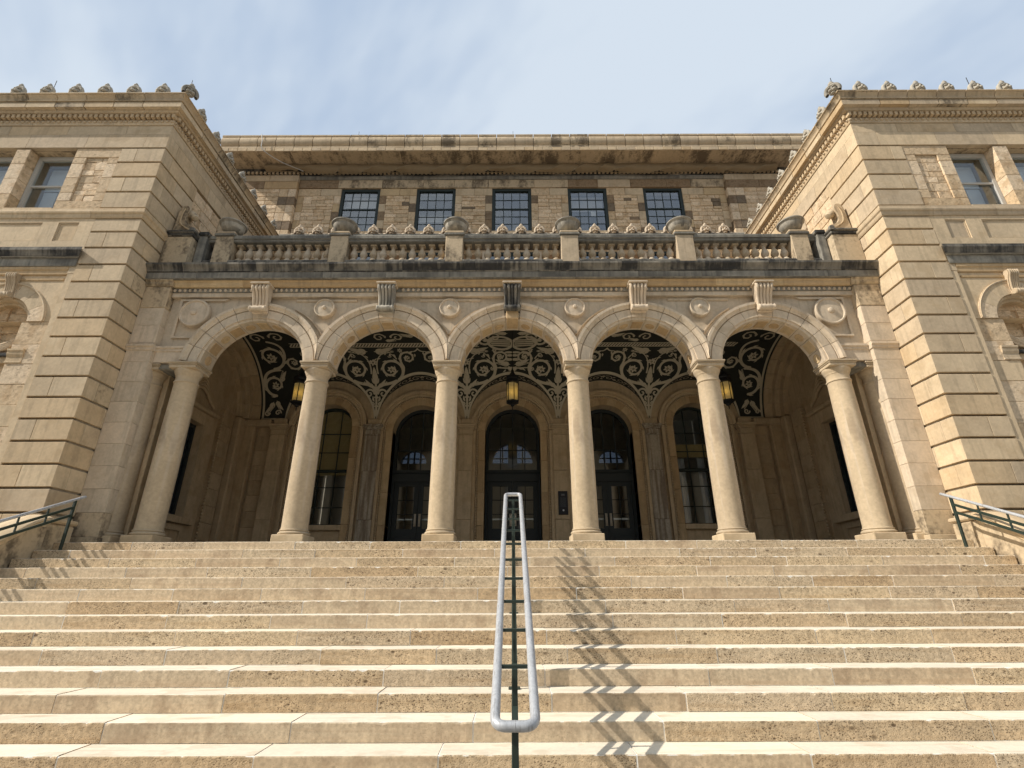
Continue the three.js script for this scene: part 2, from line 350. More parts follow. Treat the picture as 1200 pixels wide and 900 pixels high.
function archHole(cx, r, y0, ys, n = 24) { const o = [[cx + r, y0]]; for (let i = 0; i <= n; i++) { const a = Math.PI * i / n; o.push([cx + r * Math.cos(a), ys + r * Math.sin(a)]); } o.push([cx - r, y0]); return o; }

const taken = {};
function numbered(n) { if (taken[n] === undefined) { taken[n] = 0; return n; } taken[n]++; return n + '_' + String(taken[n]).padStart(3, '0'); }
function mesh(name, g, m, parent) { const o = new THREE.Mesh(g, m); o.name = name; parent.add(o); return o; }
function part(name, parent) { const o = new THREE.Group(); o.name = name; parent.add(o); return o; }
function thing(name, label, category, base = [0, 0, 0], group) {
  const o = new THREE.Group(); o.name = numbered(name); scene.add(o);
  o.userData = { label, category }; if (group) o.userData.group = group;
  ORG = new THREE.Vector3(...base); o.position.copy(ORG);
  return o;
}
function endThing() { ORG = new THREE.Vector3(); }
function structure(name, g, m) { const o = mesh(numbered(name), g, m, scene); o.userData = { kind: 'structure' }; return o; }

// ================================================================= ground and stairs
const RISE = 0.15, TREAD = 0.335, Z14 = 0.81, GROUND = -2.4, XC = 7.77;
structure('ground', finish(new THREE.BoxGeometry(600, 0.3, 600).translate(0, GROUND - 0.15, 0)), M.pave);
structure('loggia_floor', box(-7.99, 7.99, -0.25, -0.003, -4.58, 0.43), M.pave);

{
  const st = thing('stone_staircase', 'wide flight of pitted tan limestone steps climbing to the arcade', 'staircase', [0, GROUND, 3]);
  for (let k = 16; k >= 1; k--) {               // k = 16 is the landing edge
    const y1 = -(16 - k) * RISE, z1 = Z14 + (16 - k) * TREAD, y0 = y1 - RISE;
    const s = part('step', st);
    mesh('mortar_bed', box(-XC + 0.004, XC - 0.004, y0 - 0.03, y1 - 0.005, z1 - TREAD - 0.06, z1 - 0.006, 0.002), M.mortar, s);
    let x = -XC + 0.003 - (k % 2) * 0.1 - rr(0, 0.7);
    const lo = -XC + 0.003;
    while (x < XC - 0.3) {
      let w = rr(1.12, 1.62); if (XC - (x + w) < 0.45) w = XC - x;
      const a = Math.max(lo, x), b = Math.min(x + w, XC - 0.003);
      if (b - a > 0.05) {
        const dz = rr(-0.004, 0.004), dy = rr(-0.0025, 0.0025);
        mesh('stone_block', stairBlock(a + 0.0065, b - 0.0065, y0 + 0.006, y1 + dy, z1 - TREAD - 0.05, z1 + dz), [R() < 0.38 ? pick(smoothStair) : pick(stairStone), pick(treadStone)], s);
      }
      x += w;
    }
  }
  endThing();
}

// ================================================================= building across the plaza (behind the camera; dark glass and lamps mirror it)
{
  const t = thing('plaza_building', 'long plain stone building across the plaza facing the stairs', 'building', [0, GROUND, 62]);
  const wins = []; for (let r = 0; r < 4; r++) for (let i = -11; i <= 11; i++) wins.push([i * 5.2 - 1.2, i * 5.2 + 1.2, 2 + r * 5, 5 + r * 5]);
  const g = plate(rect(-62, 62, GROUND, 23), wins.map(w => rect(...w)), 58, 58.6); mesh('wall', g, innerStone[0], t);
  mesh('glazing', box(-61.5, 61.5, GROUND, 22.5, 58.7, 58.8, 0.01), M.dark, t);
  mesh('block', box(-61.8, 61.8, GROUND, 22.8, 59.2, 72, 0.05), innerStone[1], t);
  mesh('cornice', box(-62.5, 62.5, 23.01, 24, 57.4, 72, 0.1), innerStone[2], t);
  endThing();
}

// ================================================================= cheek walls beside the stairs
const cheekTop = [[0.99, 0.36], [1.12, 0.34], [1.33, 0.245], [1.58, 0.07], [1.85, -0.10], [2.3, -0.36], [3.0, -0.70], [4.0, -1.15], [5.0, -1.60], [5.6, -1.82], [6.1, -1.90], [6.5, -1.90]];
for (const s of [-1, 1]) {
  MX = s;
  const t = thing('cheek_wall', s < 0 ? 'stone cheek wall with rolled coping below the darker shaded wing return' : 'stone cheek wall with rolled coping below the bright sunlit wing return', 'wall', [s * 8, GROUND, 3.5], 'cheek walls flanking the stairs');
  const body = new THREE.Shape([new THREE.Vector2(0.985, GROUND), ...cheekTop.map(q => new THREE.Vector2(q[0], q[1] - 0.06)), new THREE.Vector2(6.5, GROUND)]);
  const g = new THREE.ExtrudeGeometry(body, { depth: 0.5, bevelEnabled: false });
  g.applyMatrix4(new THREE.Matrix4().set(0, 0, 1, XC + 0.03, 0, 1, 0, 0, 1, 0, 0, 0, 0, 0, 0, 1));
  { const p = g.attributes.position.array; g.index; const q = new Soup(); q.p = Array.from((g.index ? g.toNonIndexed() : g).attributes.position.array); mesh('wall_body', finish(solid(q)), dirty[0], t); }
  // coping: a roll and a flat fillet following the curve
  const cv = new THREE.CatmullRomCurve3(cheekTop.map(q => new THREE.Vector3(0, q[1], q[0]))), P = cv.getSpacedPoints(40);
  const sec = []; for (let i = 0; i <= 10; i++) { const a = Math.PI * (1.15 - 1.3 * i / 10); sec.push([XC + 0.27 + 0.30 * Math.cos(a), 0.075 * Math.sin(a)]); }
  sec.push([XC + 0.53, -0.08], [XC + 0.01, -0.08]);
  for (let b = 0; b < 4; b++) {
    const so = new Soup(), rings = [];
    for (let i = b * 10; i <= b * 10 + 10; i++) { const ta = cv.getTangentAt(i / 40); const e = i === b * 10 ? 0.003 : i === b * 10 + 10 ? -0.003 : 0; rings.push(sec.map(([x, h]) => [x, P[i].y + h * ta.z + e * ta.y, P[i].z - h * ta.y + e * ta.z])); }
    for (let i = 0; i < rings.length - 1; i++) for (let k = 0; k < sec.length; k++) { const j = (k + 1) % sec.length; so.quad(rings[i][k], rings[i][j], rings[i + 1][j], rings[i + 1][k]); }
    caps(so, sec, rings[0], rings[rings.length - 1]);
    mesh('coping_stone', finish(solid(so, 0.6)), pick(ashlar), t);
  }
  mesh('end_block', box(XC - 0.003, 7.985, -0.2, 0.30, 0.47, 0.992, 0.03), dirty[1], t);
  mesh('end_cap', box(XC - 0.03, 7.99, 0.303, 0.385, 0.44, 1.0, 0.025), pick(ashlar), t);
  // scroll at the head of the coping
  mesh('scroll', lathe([[0.0, 0], [0.075, 0], [0.085, 0.02], [0.085, 0.48], [0.075, 0.5], [0.0, 0.5]], XC + 0.02, 0.30, 1.06, 18, 0.6, 'x'), pick(ashlar), t);
  endThing();
}
MX = 1;

// ================================================================= handrails
const railY = (z, h) => -RISE / TREAD * (z - Z14) + h;
{
  const t = thing('centre_handrail', 'pale grey double pipe handrail with green ladder of crossbars down the stairs', 'handrail', [0, GROUND, 4]);
  const za = 1.18, zb = 6.235, w = 0.122, h = 0.88, c = 0.075, pts = [];
  const corner = (x, z, x2, z2, x3, z3) => { for (let i = 0; i <= 9; i++) { const u = i / 9, X = (1 - u) * (1 - u) * x + 2 * u * (1 - u) * x2 + u * u * x3, Z = (1 - u) * (1 - u) * z + 2 * u * (1 - u) * z2 + u * u * z3; pts.push([X, railY(Z, h), Z]); } };
  corner(w, za + c, w, za, w - c, za); corner(-w + c, za, -w, za, -w, za + c);
  corner(-w, zb - c, -w, zb, -w + c, zb); corner(w - c, zb, w, zb, w, zb - c);
  pts.push(pts[0]);
  mesh('pipe_rail', tube(pts, 0.031, 900, 14, false, false), M.whitePaint, t);
  const bars = []; for (let z = 1.50; z < 5.8; z += 0.463) bars.push(z);
  bars.forEach((z, i) => {
    const y = railY(z, h);
    mesh('crossbar', box(-w, w, y - 0.022, y + 0.004, z - 0.014, z + 0.014, 0.003), M.greenPaint, t);
    const isPost = i % 3 === 0;
    if (!isPost) mesh('baluster_bar', box(-0.012, 0.012, y - 0.26, y - 0.02, z - 0.012, z + 0.012, 0.002), M.greenPaint, t);
    else {
      const k = Math.ceil((z - Z14) / TREAD - 1e-6), by = z > Z14 + 15 * TREAD ? GROUND : -k * RISE;
      mesh('post', box(-0.02, 0.02, by + 0.001, y - 0.02, z - 0.02, z + 0.02, 0.004), M.greenPaint, t);
    }
  });
  mesh('post', box(-0.02, 0.02, GROUND + 0.001, railY(6.2, h) - 0.01, 6.18, 6.22, 0.004), M.greenPaint, t);
  for (const z of [1.50, 2.889, 4.278, 5.667]) { const by = -Math.ceil((z - Z14) / TREAD - 1e-6) * RISE; mesh('base_plate', box(-0.055, 0.055, by + 0.0, by + 0.012, z - 0.055, z + 0.055, 0.003), M.greenPaint, t); }
  for (const [x, z, ax] of [[-w, 6.0, 'z'], [w, 6.0, 'z'], [0, zb, 'x'], [-w, 3.6, 'z'], [w, 3.6, 'z']]) { const g = new THREE.TorusGeometry(0.0305, 0.0022, 6, 18); if (ax === 'x') g.rotateY(Math.PI / 2); else g.rotateX(Math.atan(RISE / TREAD)); g.translate(x, railY(z, h), z); mesh('weld_seam', finish(g), M.whitePaint, t); }
  for (const hh of [0.63]) {
    const s = new Soup(); const A = [], B = [], q = [[-0.022, -0.012], [0.022, -0.012], [0.022, 0.012], [-0.022, 0.012]];
    for (const [a, b] of q) { A.push([a, railY(1.45, hh) + b, 1.45]); B.push([a, railY(6.19, hh) + b, 6.19]); }
    for (let i = 0; i < 4; i++) s.quad(A[i], A[(i + 1) % 4], B[(i + 1) % 4], B[i]); caps(s, q, A, B);
    mesh('lower_bar', finish(solid(s)), M.greenPaint, t);
  }
  endThing();
}
for (const s of [-1, 1]) {
  MX = s;
  const X = 7.48, sl = 0.43, ry = (z, d) => 0.70 - sl * (z - 0.95) - d;
  const t = thing('side_handrail', s < 0 ? 'dark green metal handrail with pale top pipe beside the shaded wing' : 'dark green metal handrail with pale top pipe beside the sunlit wing', 'handrail', [s * X, GROUND, 3.5], 'handrails along the cheek walls');
  mesh('pipe_rail', tube([[X, ry(0.80, 0), 0.80], [X, ry(6.1, 0), 6.1]], 0.024, 12, 10, false, false), M.whitePaint, t);
  for (const d of [0.13, 0.26]) {
    const so = new Soup(), A = [], B = [], q = [[-0.012, -0.022], [0.012, -0.022], [0.012, 0.022], [-0.012, 0.022]];
    for (const [a, b] of q) { A.push([X + a, ry(0.99, d) + b, 0.99]); B.push([X + a, ry(6.05, d) + b, 6.05]); }
    for (let i = 0; i < 4; i++) so.quad(A[i], A[(i + 1) % 4], B[(i + 1) % 4], B[i]); caps(so, q, A, B);
    mesh('lower_bar', finish(solid(so)), M.greenPaint, t);
  }
  for (let i = 0; i < 12; i++) {
    const z = 0.98 + i * 0.457;
    if (i % 3 === 0) { const k = Math.ceil((z - Z14) / TREAD - 1e-6); mesh('post', box(X - 0.02, X + 0.02, (k > 15 ? GROUND : -k * RISE) + 0.002, ry(z, 0.01), z - 0.02, z + 0.02, 0.004), M.greenPaint, t); }
    else mesh('baluster_bar', box(X - 0.011, X + 0.011, ry(z, 0.26), ry(z, 0.01), z - 0.011, z + 0.011, 0.002), M.greenPaint, t);
  }
  endThing();
}
MX = 1;

// ================================================================= carved lion-head crest (shared shape)
function lionHead(sc = 1, sides = true) {
  const gs = [], ball = (x, y, z, a, b, c, seg = 8) => { const g = new THREE.SphereGeometry(1, seg, Math.max(5, seg - 2)); g.scale(a, b, c); g.translate(x, y, z); gs.push(g); };
  { const g = new THREE.TorusGeometry(0.135, 0.042, 8, 18, Math.PI * 1.3); g.rotateZ(-Math.PI * 0.15); g.scale(1, 1.08, 1.15); g.translate(0, 0.165, 0.0); gs.push(g.toNonIndexed ? g : g); }   // horseshoe mane
  ball(0, 0.16, 0.0, 0.10, 0.125, 0.065, 12);                   // head
  for (const s of [-1, 1]) { ball(s * 0.042, 0.222, 0.05, 0.045, 0.022, 0.04, 8); ball(s * 0.04, 0.115, 0.07, 0.05, 0.04, 0.055, 10); }
  ball(0, 0.17, 0.07, 0.024, 0.06, 0.035, 8); ball(0, 0.035, 0.06, 0.055, 0.022, 0.05, 8);
  ball(0, 0.36, 0.0, 0.062, 0.052, 0.05, 10); ball(0, 0.41, 0.0, 0.03, 0.03, 0.03, 8);
  if (sides) for (const s of [-1, 1]) { ball(s * 0.20, 0.045, -0.01, 0.07, 0.05, 0.05, 9); ball(s * 0.285, 0.022, -0.02, 0.05, 0.024, 0.045, 8); }
  let g = mergeGeometries(gs);
  g.scale(sc, sc, sc);
  const keep = ORG; ORG = new THREE.Vector3(); const k = MX; MX = 1; g = finish(g); ORG = keep; MX = k;
  return g;
}
const lionGeo = lionHead(1), lionCorner = lionHead(1, false);
function lion(name, parent, x, y, z, ry, m = M.grey, sc = 1, g = lionGeo) { const o = mesh(name, g, m, parent); o.position.set(MX * x - ORG.x, y - ORG.y, z - ORG.z); o.rotation.y = MX * ry; o.scale.setScalar(sc); return o; }

// ================================================================= the two wings
const ZF = 0.97, XI = 8.0, XO = 16.0, PITCH = 0.42;
function wingBand(name, poly, parent, mats, joints, jointsR, zEnd = -4.58) {   // pieces of a moulding round front, corner and return; joints: x on the front, z on the return
  const F = x => ({ x, z: ZF, nx: 0, nz: 1 }), Q = z => ({ x: XI, z, nx: -1, nz: 0 }), K = { x: XI, z: ZF, nx: -1, nz: 1 };
  const g = name === 'gutter_stone' || name === 'corona_stone' ? 0.009 : 0.0035, js = [...joints, XO].filter(x => x > XI + 0.05);
  let a = js[0];
  mesh(name, prism(poly, K, F(a - g)), pick(mats), parent);
  for (let i = 1; i < js.length; i++) mesh(name, prism(poly, F(js[i - 1] + g), F(js[i] - g)), pick(mats), parent);
  const zs = [...jointsR.filter(z => z > zEnd + 0.1), zEnd];
  mesh(name, prism(poly, K, Q(zs[0] + g)), pick(mats), parent);
  for (let i = 1; i < zs.length; i++) mesh(name, prism(poly, Q(zs[i - 1] - g), Q(zs[i] + g)), pick(mats), parent);
}
// fluted scroll bracket: five flutes, a roll at the foot
function console_(parent, b, w, y0, y1, z, out, m) {
  const H = y1 - y0, pf = [[-0.06, 1], [1, 1], [1.1, 0.94], [1.08, 0.84], [0.88, 0.74], [0.68, 0.58], [0.54, 0.38], [0.50, 0.25], [0.60, 0.14], [0.5, 0.04], [-0.06, 0]];
  const ks = part('keystone', parent);
  mesh('block', moulding(pf.map(([o, y]) => [(o > 0 ? o - 0.3 : o) * out, y0 + H * y]), b - w * 0.46, b + w * 0.46, z, 0.7), m, ks);
  for (let i = 0; i < 5; i++) {
    const fr = w * (i === 2 ? 0.085 : 0.095), tp = pf.slice(1, -2);
    mesh('flute', tube(tp.map(([o, y], k) => { const flare = 1 + 0.12 * Math.max(0, y - 0.7) / 0.3 - 0.1 * (1 - y); return [b + (i - 2) * w * 0.2 * flare, y0 + H * (y - 0.02), z + out * o - fr]; }), fr, 20, 8), m, ks);
  }
  const r = 0.115 * H; mesh('scroll', lathe([[0, 0], [r * 0.8, 0], [r, 0.06 * w], [r * 0.82, 0.2 * w], [r, 0.3 * w], [r * 0.85, 0.5 * w], [r, 0.7 * w], [r * 0.82, 0.8 * w], [r, 0.94 * w], [r * 0.8, w], [0, w]], b - w / 2, y0 + 0.1 * H, z + out * 0.62, 14, 0.7, 'x'), m, ks);
  return ks;
}
const seq = (a, step, n, jit = 0) => Array.from({ length: n }, (_, i) => a + step * i + (jit ? rr(-jit, jit) : 0));

function wing(s) {
  MX = s;
  const t = thing('stone_wing', s < 0 ? 'limestone wing with shaded inner return and lion-head roof crest' : 'limestone wing with bright sunlit inner return and lion-head roof crest', 'building', [s * 12, GROUND, 0], 'wings flanking the arcade');
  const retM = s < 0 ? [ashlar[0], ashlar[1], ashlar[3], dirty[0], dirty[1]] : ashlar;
  // backing walls
  mesh('wall_core', box(8.31, XO, GROUND, 10.0, -4.55, 0.0, 0.01), M.dark, t);
  const niches = [10.2, 12.0, 13.8], lights = [[10.04, 11.1], [11.42, 12.58], [12.9, 13.96]];
  mesh('front_backing', plate(rect(8.035, XO, GROUND, 9.95), [...lights.map(l => rect(l[0], l[1], 7.0, 8.71)), ...niches.map(c => archHole(c, 0.45, 0.2, 4.2))], 0.30, 0.60), M.joint, t);
  mesh('corner_backing', box(8.04, 8.99, GROUND, 9.4, 0.2, 0.87, 0.002), M.joint, t);
  mesh('window_head', box(10.0, 14.0, 8.714, 9.3, 0.5, 0.865, 0.004), dirty[1], t);
  mesh('return_backing', box(8.09, 8.32, 5.85, 9.95, -4.55, 0.9, 0.005), M.joint, t);
  mesh('roof_slab', box(7.85, XO + 0.1, 10.02, 10.12, -4.56, 1.05, 0.01), M.roof, t);
  // channelled corner courses
  const q = part('corner_stones', t);
  const course = (y0, y1, i, wOut, full) => {
    const gap = 0.022, a = y0 + gap, b = y1 - gap, split = i % 2;
    const j = split ? 8.0 + rr(0.62, 0.74) : null, dz = split ? 0.30 : 0.63;
    if (j) {
      mesh('corner_stone', box(XI, j - 0.002, a, b, ZF - dz, ZF, 0.006), pick(ashlar), q);
      mesh('corner_stone', box(j + 0.002, wOut, a, b, 0.5, ZF, 0.006), pick(ashlar), q);
    } else mesh('corner_stone', box(XI, wOut, a, b, ZF - dz, ZF, 0.006), pick(ashlar), q);
    // return face
    let z = ZF - dz - 0.004; const end = full ? -4.56 : 0.06;
    const hole = full && y0 > 6.9 && y1 < 8.8;
    const spans = hole ? [[z, -0.33], [-1.43, end]] : [[z, end]];
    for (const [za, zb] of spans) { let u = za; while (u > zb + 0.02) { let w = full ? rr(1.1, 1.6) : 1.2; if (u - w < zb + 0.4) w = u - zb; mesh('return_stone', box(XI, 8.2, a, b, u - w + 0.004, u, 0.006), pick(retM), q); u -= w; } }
  };
  for (let i = 0; i < 20; i++) { const y0 = 5.936 - PITCH * (i + 1), y1 = y0 + PITCH; if (y1 < GROUND + 0.05) break; course(Math.max(y0, GROUND), y1, i, 9.02, false); }
  course(5.936, 6.35, 1, 9.0, true); course(6.35, 6.70, 0, 9.0, true);
  const up = [6.98, 7.44, 7.87, 8.30, 8.735];
  for (let i = 0; i < 4; i++) course(up[i], up[i + 1], i, 9.0, true);
  // rough stone panel on the return
  { const p = part('rubble_panel', t); let y = 6.99; while (y < 8.70) { const h = Math.min(rr(0.2, 0.34), 8.72 - y); let z = -0.335; while (z > -1.4) { const w = Math.min(rr(0.25, 0.5), z + 1.425); mesh('rubble_stone', box(XI + rr(0.0, 0.02), 8.2, y + 0.003, y + h - 0.003, z - w + 0.003, z - 0.003, 0.012), pick(rubble), p); z -= w; if (z + 1.425 < 0.1) break; } y += h; if (8.72 - y < 0.08) break; } }
  // string course
  wingBand('string_course', [[-0.1, 6.70], [0.012, 6.70], [0.03, 6.735], [0.03, 6.79], [0.055, 6.82], [0.06, 6.86], [0.05, 6.875], [0.02, 6.88], [0.015, 6.965], [-0.1, 6.965]], t, ashlar, seq(9.1, 1.37, 5), seq(-0.3, -1.3, 4));
  // architrave, frieze
  wingBand('architrave_stone', [[-0.1, 8.74], [0.012, 8.74], [0.012, 8.86], [0.0, 8.865], [0.0, 9.145], [-0.1, 9.145]], t, ashlar, seq(8.52, 1.36, 6), seq(0.62, -1.36, 5));
  wingBand('frieze_stone', [[-0.1, 9.15], [0.0, 9.15], [0.0, 9.42], [-0.1, 9.42]], t, ashlar, seq(9.05, 1.37, 6), seq(-0.1, -1.36, 5));
  // bed mouldings, dentils and beads
  wingBand('bed_moulding', [[-0.1, 9.43], [0.02, 9.43], [0.03, 9.46], [0.03, 9.57], [0.0, 9.575], [0.0, 9.70], [0.125, 9.72], [0.14, 9.78], [-0.1, 9.78]], t, ashlar, seq(9.4, 1.9, 4), seq(-1, -1.9, 3));
  { const ds = [], bs = [], n = Math.floor((XO - XI) / 0.122), bead = new THREE.SphereGeometry(0.038, 6, 5);
    const add = (x0, x1, z0, z1) => ds.push(box(x0, x1, 9.588, 9.692, z0, z1, 0.004));
    for (let i = 0; i < n; i++) { const x = XI - 0.055 + i * 0.122; add(x, x + 0.072, ZF - 0.02, ZF + 0.108); bs.push([XI + 0.01 + i * 0.122, 9.515, ZF + 0.032]); }
    for (let i = 0; i < 44; i++) { const z = ZF - 0.06 - i * 0.122; add(XI - 0.108, XI + 0.02, z - 0.0, z + 0.072); bs.push([XI - 0.032, 9.515, ZF - 0.01 - i * 0.122]); }
    const d = mesh('dentil_course', mergeGeometries(ds), ashlar[3], t); d.userData.kind = 'stuff';
    const b = mesh('bead_course', mergeGeometries(bs.map(([x, y, z]) => { const g = bead.clone(); g.scale(1.1, 1, 0.8); g.translate(x, y, z); return finish(g); })), ashlar[1], t); b.userData.kind = 'stuff'; }
  // corona and gutter stones
  const gj = seq(8.68, 0.69, 11), gr = seq(0.28, -0.69, 8);
  wingBand('corona_stone', [[-0.1, 9.785], [0.13, 9.785], [0.20, 9.80], [0.22, 9.79], [0.225, 9.925], [0.14, 9.935], [-0.1, 9.935]], t, [...ashlar, goldStone[0], dirty[0]], gj, gr);
  wingBand('gutter_stone', [[-0.1, 9.94], [0.12, 9.94], [0.12, 9.965], [0.235, 9.97], [0.24, 9.99], [0.215, 10.0], [0.215, 10.03], [0.23, 10.07], [0.262, 10.105], [0.275, 10.12], [0.275, 10.135], [0.30, 10.14], [0.30, 10.165], [-0.1, 10.165]], t, [...ashlar, dirty[0], dirty[1]], gj.map(x => x + 0.0), gr);
  // lion heads
  const crest = part('lion_crest', t);
  for (let i = 0; i < 12; i++) lion('lion_head', crest, 7.72 + (i ? 0.62 + 0.69 * (i - 1) : 0), 10.155, 1.17 - (i ? 0 : 0.05), i ? 0 : -0.785, M.lionStone, i ? 0.98 : 1.08, i ? lionGeo : lionCorner);
  for (let i = 1; i < 8; i++) lion('lion_head', crest, 7.80, 10.155, 1.17 - 0.69 * i, -Math.PI / 2, M.lionStone, 0.95);
  // lightning rods
  for (const [x, dx] of [[7.85, 0.02], [11.2, 0.02]]) mesh('lightning_rod', tube([[x, 10.1, 1.0], [x + dx, 10.92, 1.0]], 0.008, 4, 6, false, false), M.black, t);

  // ---- upper windows
  for (const [x0, x1] of lights) {
    const w = part('window', t), zw = 0.74, m = M.sashWhite;
    mesh('frame', plate(rect(x0 + 0.01, x1 - 0.01, 6.98, 8.70), [rect(x0 + 0.09, x1 - 0.09, 7.06, 8.60)], zw - 0.08, zw), m, w);
    mesh('meeting_rail', box(x0 + 0.08, x1 - 0.08, 7.80, 7.85, zw - 0.05, zw - 0.01, 0.004), m, w);
    mesh('pane', box(x0 + 0.07, x1 - 0.07, 7.84, 8.62, zw - 0.045, zw - 0.037, 0.001), glass, w);
    mesh('pane', box(x0 + 0.07, x1 - 0.07, 7.04, 7.81, zw - 0.065, zw - 0.057, 0.001), glass, w);
    mesh('blind', box(x0 + 0.32 * (x1 - x0), x1 - 0.1, 7.95, 8.6, 0.42, 0.43, 0.002), M.curtain, w);
    mesh('curtain', box(x0 + 0.6 * (x1 - x0), x1 - 0.1, 7.02, 7.93, 0.40, 0.41, 0.002), M.curtain, w);
    mesh('sill', box(x0 - 0.005, x1 + 0.005, 6.94, 7.0, 0.6, ZF + 0.01, 0.006), pick(ashlar), w);
  }
  // window piers and lintel
  for (const [x0, x1] of [[11.1, 11.42], [12.58, 12.9]]) { let y = 6.985; for (const h of [0.42, 0.44, 0.43, 0.435]) { mesh('pier_stone', box(x0, x1, y + 0.002, y + h - 0.002, 0.605, ZF - 0.005, 0.006), pick(rough), t); y += h; } }
  // rough stone panels beside the windows: border blocks and a sunk rubble field
  for (const k of [0, 1]) {
    const X = x => k ? 24 - x : x, p = part('rubble_panel', t);
    const b = (x0, x1, y0, y1, m, z = ZF - 0.012) => mesh('rubble_stone', box(X(x0) + (k ? -0.002 : 0.002), X(x1) - (k ? -0.002 : 0.002), y0 + 0.002, y1 - 0.002, 0.603, z, 0.008), m, p);
    b(9.0, 10.04, 8.46, 8.733, rough[1]); b(9.0, 10.04, 6.985, 7.20, rough[3]);
    for (const [x0, x1] of [[9.0, 9.24], [9.74, 10.04]]) { let y = 7.2; for (const h of [0.24, 0.42, 0.42, 0.18]) { b(x0, x1, y, y + h, pick([rough[0], rough[1], rough[2]])); y += h; } }
    let y = 7.2; while (y < 8.44) { const h = Math.min(rr(0.13, 0.26), 8.46 - y), c = rr(9.35, 9.63); b(9.24, c, y, y + h, pick(rubble), ZF - rr(0.035, 0.05)); b(c, 9.74, y, y + h, pick(rubble), ZF - rr(0.035, 0.05)); y += h; if (8.46 - y < 0.09) { break; } }
    if (y < 8.458) b(9.24, 9.74, y, 8.46, pick(rubble), ZF - 0.045);
  }
  // ---- band of sunk panels
  mesh('panel_band', plate(rect(9.003, 14.99, 5.90, 6.698), [rect(9.31, 9.75, 6.11, 6.60), rect(10.1, 13.9, 6.11, 6.60), rect(14.25, 14.69, 6.11, 6.60)], 0.90, ZF - 0.004), ashlar[2], t);
  for (const [x0, x1] of [[9.31, 9.75], [10.1, 13.9], [14.25, 14.69]]) { mesh('panel_moulding', plate(rect(x0 + 0.001, x1 - 0.001, 6.111, 6.599), [rect(x0 + 0.03, x1 - 0.03, 6.14, 6.57)], 0.9, ZF - 0.02), ashlar[1], t); mesh('sunk_panel', box(x0 + 0.02, x1 - 0.02, 6.13, 6.58, 0.9, ZF - 0.03, 0.002), pick(ashlar), t); }
  // ---- hood over the arches, with mitred ends
  const hoodTop = [[-0.05, 5.68], [0.10, 5.68], [0.11, 5.70], [0.125, 5.76], [0.15, 5.80], [0.15, 5.87], [-0.05, 5.89]], hoodLow = [[-0.05, 5.47], [0.04, 5.47], [0.05, 5.52], [0.05, 5.655], [0.09, 5.66], [0.10, 5.675], [-0.05, 5.675]];
  const hood = part('hood_moulding', t);
  for (const [poly, m, nm] of [[hoodTop, M.crust, 'cap_stone'], [hoodLow, M.grey, 'fascia_stone']]) {
    const F = x => ({ x, z: ZF - 0.03, nx: 0, nz: 1 }), K0 = { x: 9.07, z: ZF - 0.03, nx: -1, nz: 1 }, K1 = { x: 14.9, z: ZF - 0.03, nx: 1, nz: 1 };
    const js = [10.6, 12.0, 13.4];
    mesh(nm, prism(poly, K0, F(js[0] - 0.002)), m, hood); mesh(nm, prism(poly, F(js[0] + 0.002), F(js[1] - 0.002)), m, hood); mesh(nm, prism(poly, F(js[1] + 0.002), F(js[2] - 0.002)), m, hood); mesh(nm, prism(poly, F(js[2] + 0.002), K1), m, hood);
  }
  mesh('bed_moulding', moulding([[-0.05, 5.28], [0.0, 5.28], [0.01, 5.30], [0.01, 5.38], [0.03, 5.40], [0.03, 5.465], [-0.05, 5.465]], 9.17, 14.83, 0.935, 0.4), goldStone[0], t);
  // ---- arched bays: rough voussoirs, moulded rings, tympanum, jamb stones
  mesh('jamb_filler', box(9.0, 9.17, 5.30, 5.93, 0.61, 0.955, 0.003), ashlar[0], t);
  mesh('jamb_strip', box(9.024, 9.165, GROUND, 5.296, 0.7, 0.952, 0.01), ashlar[2], t);
  mesh('jamb_strip', box(14.835, 14.955, GROUND, 5.46, 0.7, 0.952, 0.01), ashlar[2], t);
  mesh('spandrel_wall', plate(rect(9.17, 14.83, 4.2, 5.278), niches.map(c => { const o = []; for (let i = 0; i <= 24; i++) { const a = Math.PI * i / 24; o.push([c + 0.8 * Math.cos(a), 4.2001 + 0.8 * Math.sin(a)]); } return o; }), 0.6, 0.912), ashlar[2], t);
  mesh('spandrel_moulding', moulding([[-0.02, 5.14], [0.0, 5.14], [0.014, 5.16], [0.014, 5.2], [-0.02, 5.2]], 9.22, 14.78, 0.915, 0.3), goldStone[1], t);
  niches.forEach((c, ni) => {
    const p = part('arched_niche', t);
    for (let i = 0; i < 7; i++) { const a0 = Math.PI * i / 7 + 0.004, a1 = Math.PI * (i + 1) / 7 - 0.004; mesh('voussoir', arcSweep([[0.565, 0.5], [0.565, 0.93], [0.9, 0.93], [0.9, 0.85], [0.9, 0.5]], c, 4.2, a0, a1, 5, 0.896), pick([rough[0], rough[2], ashlar[2], ashlar[0]]), p); }
    mesh('hood_ring', arcSweep([[0.86, 0.8], [0.86, 0.945], [0.885, 0.95], [0.893, 0.935], [0.893, 0.8]], c, 4.2, 0.02, Math.PI - 0.02, 24, 0.897), pick(ashlar), p);
    for (let i = 0; i < 5; i++) { const a0 = Math.PI * i / 5 + 0.005, a1 = Math.PI * (i + 1) / 5 - 0.005; mesh('ring_stone', arcSweep([[0.445, 0.5], [0.445, 0.80], [0.47, 0.82], [0.50, 0.82], [0.505, 0.87], [0.535, 0.89], [0.562, 0.89], [0.562, 0.5]], c, 4.2, a0, a1, 6), pick(ashlar), p); }
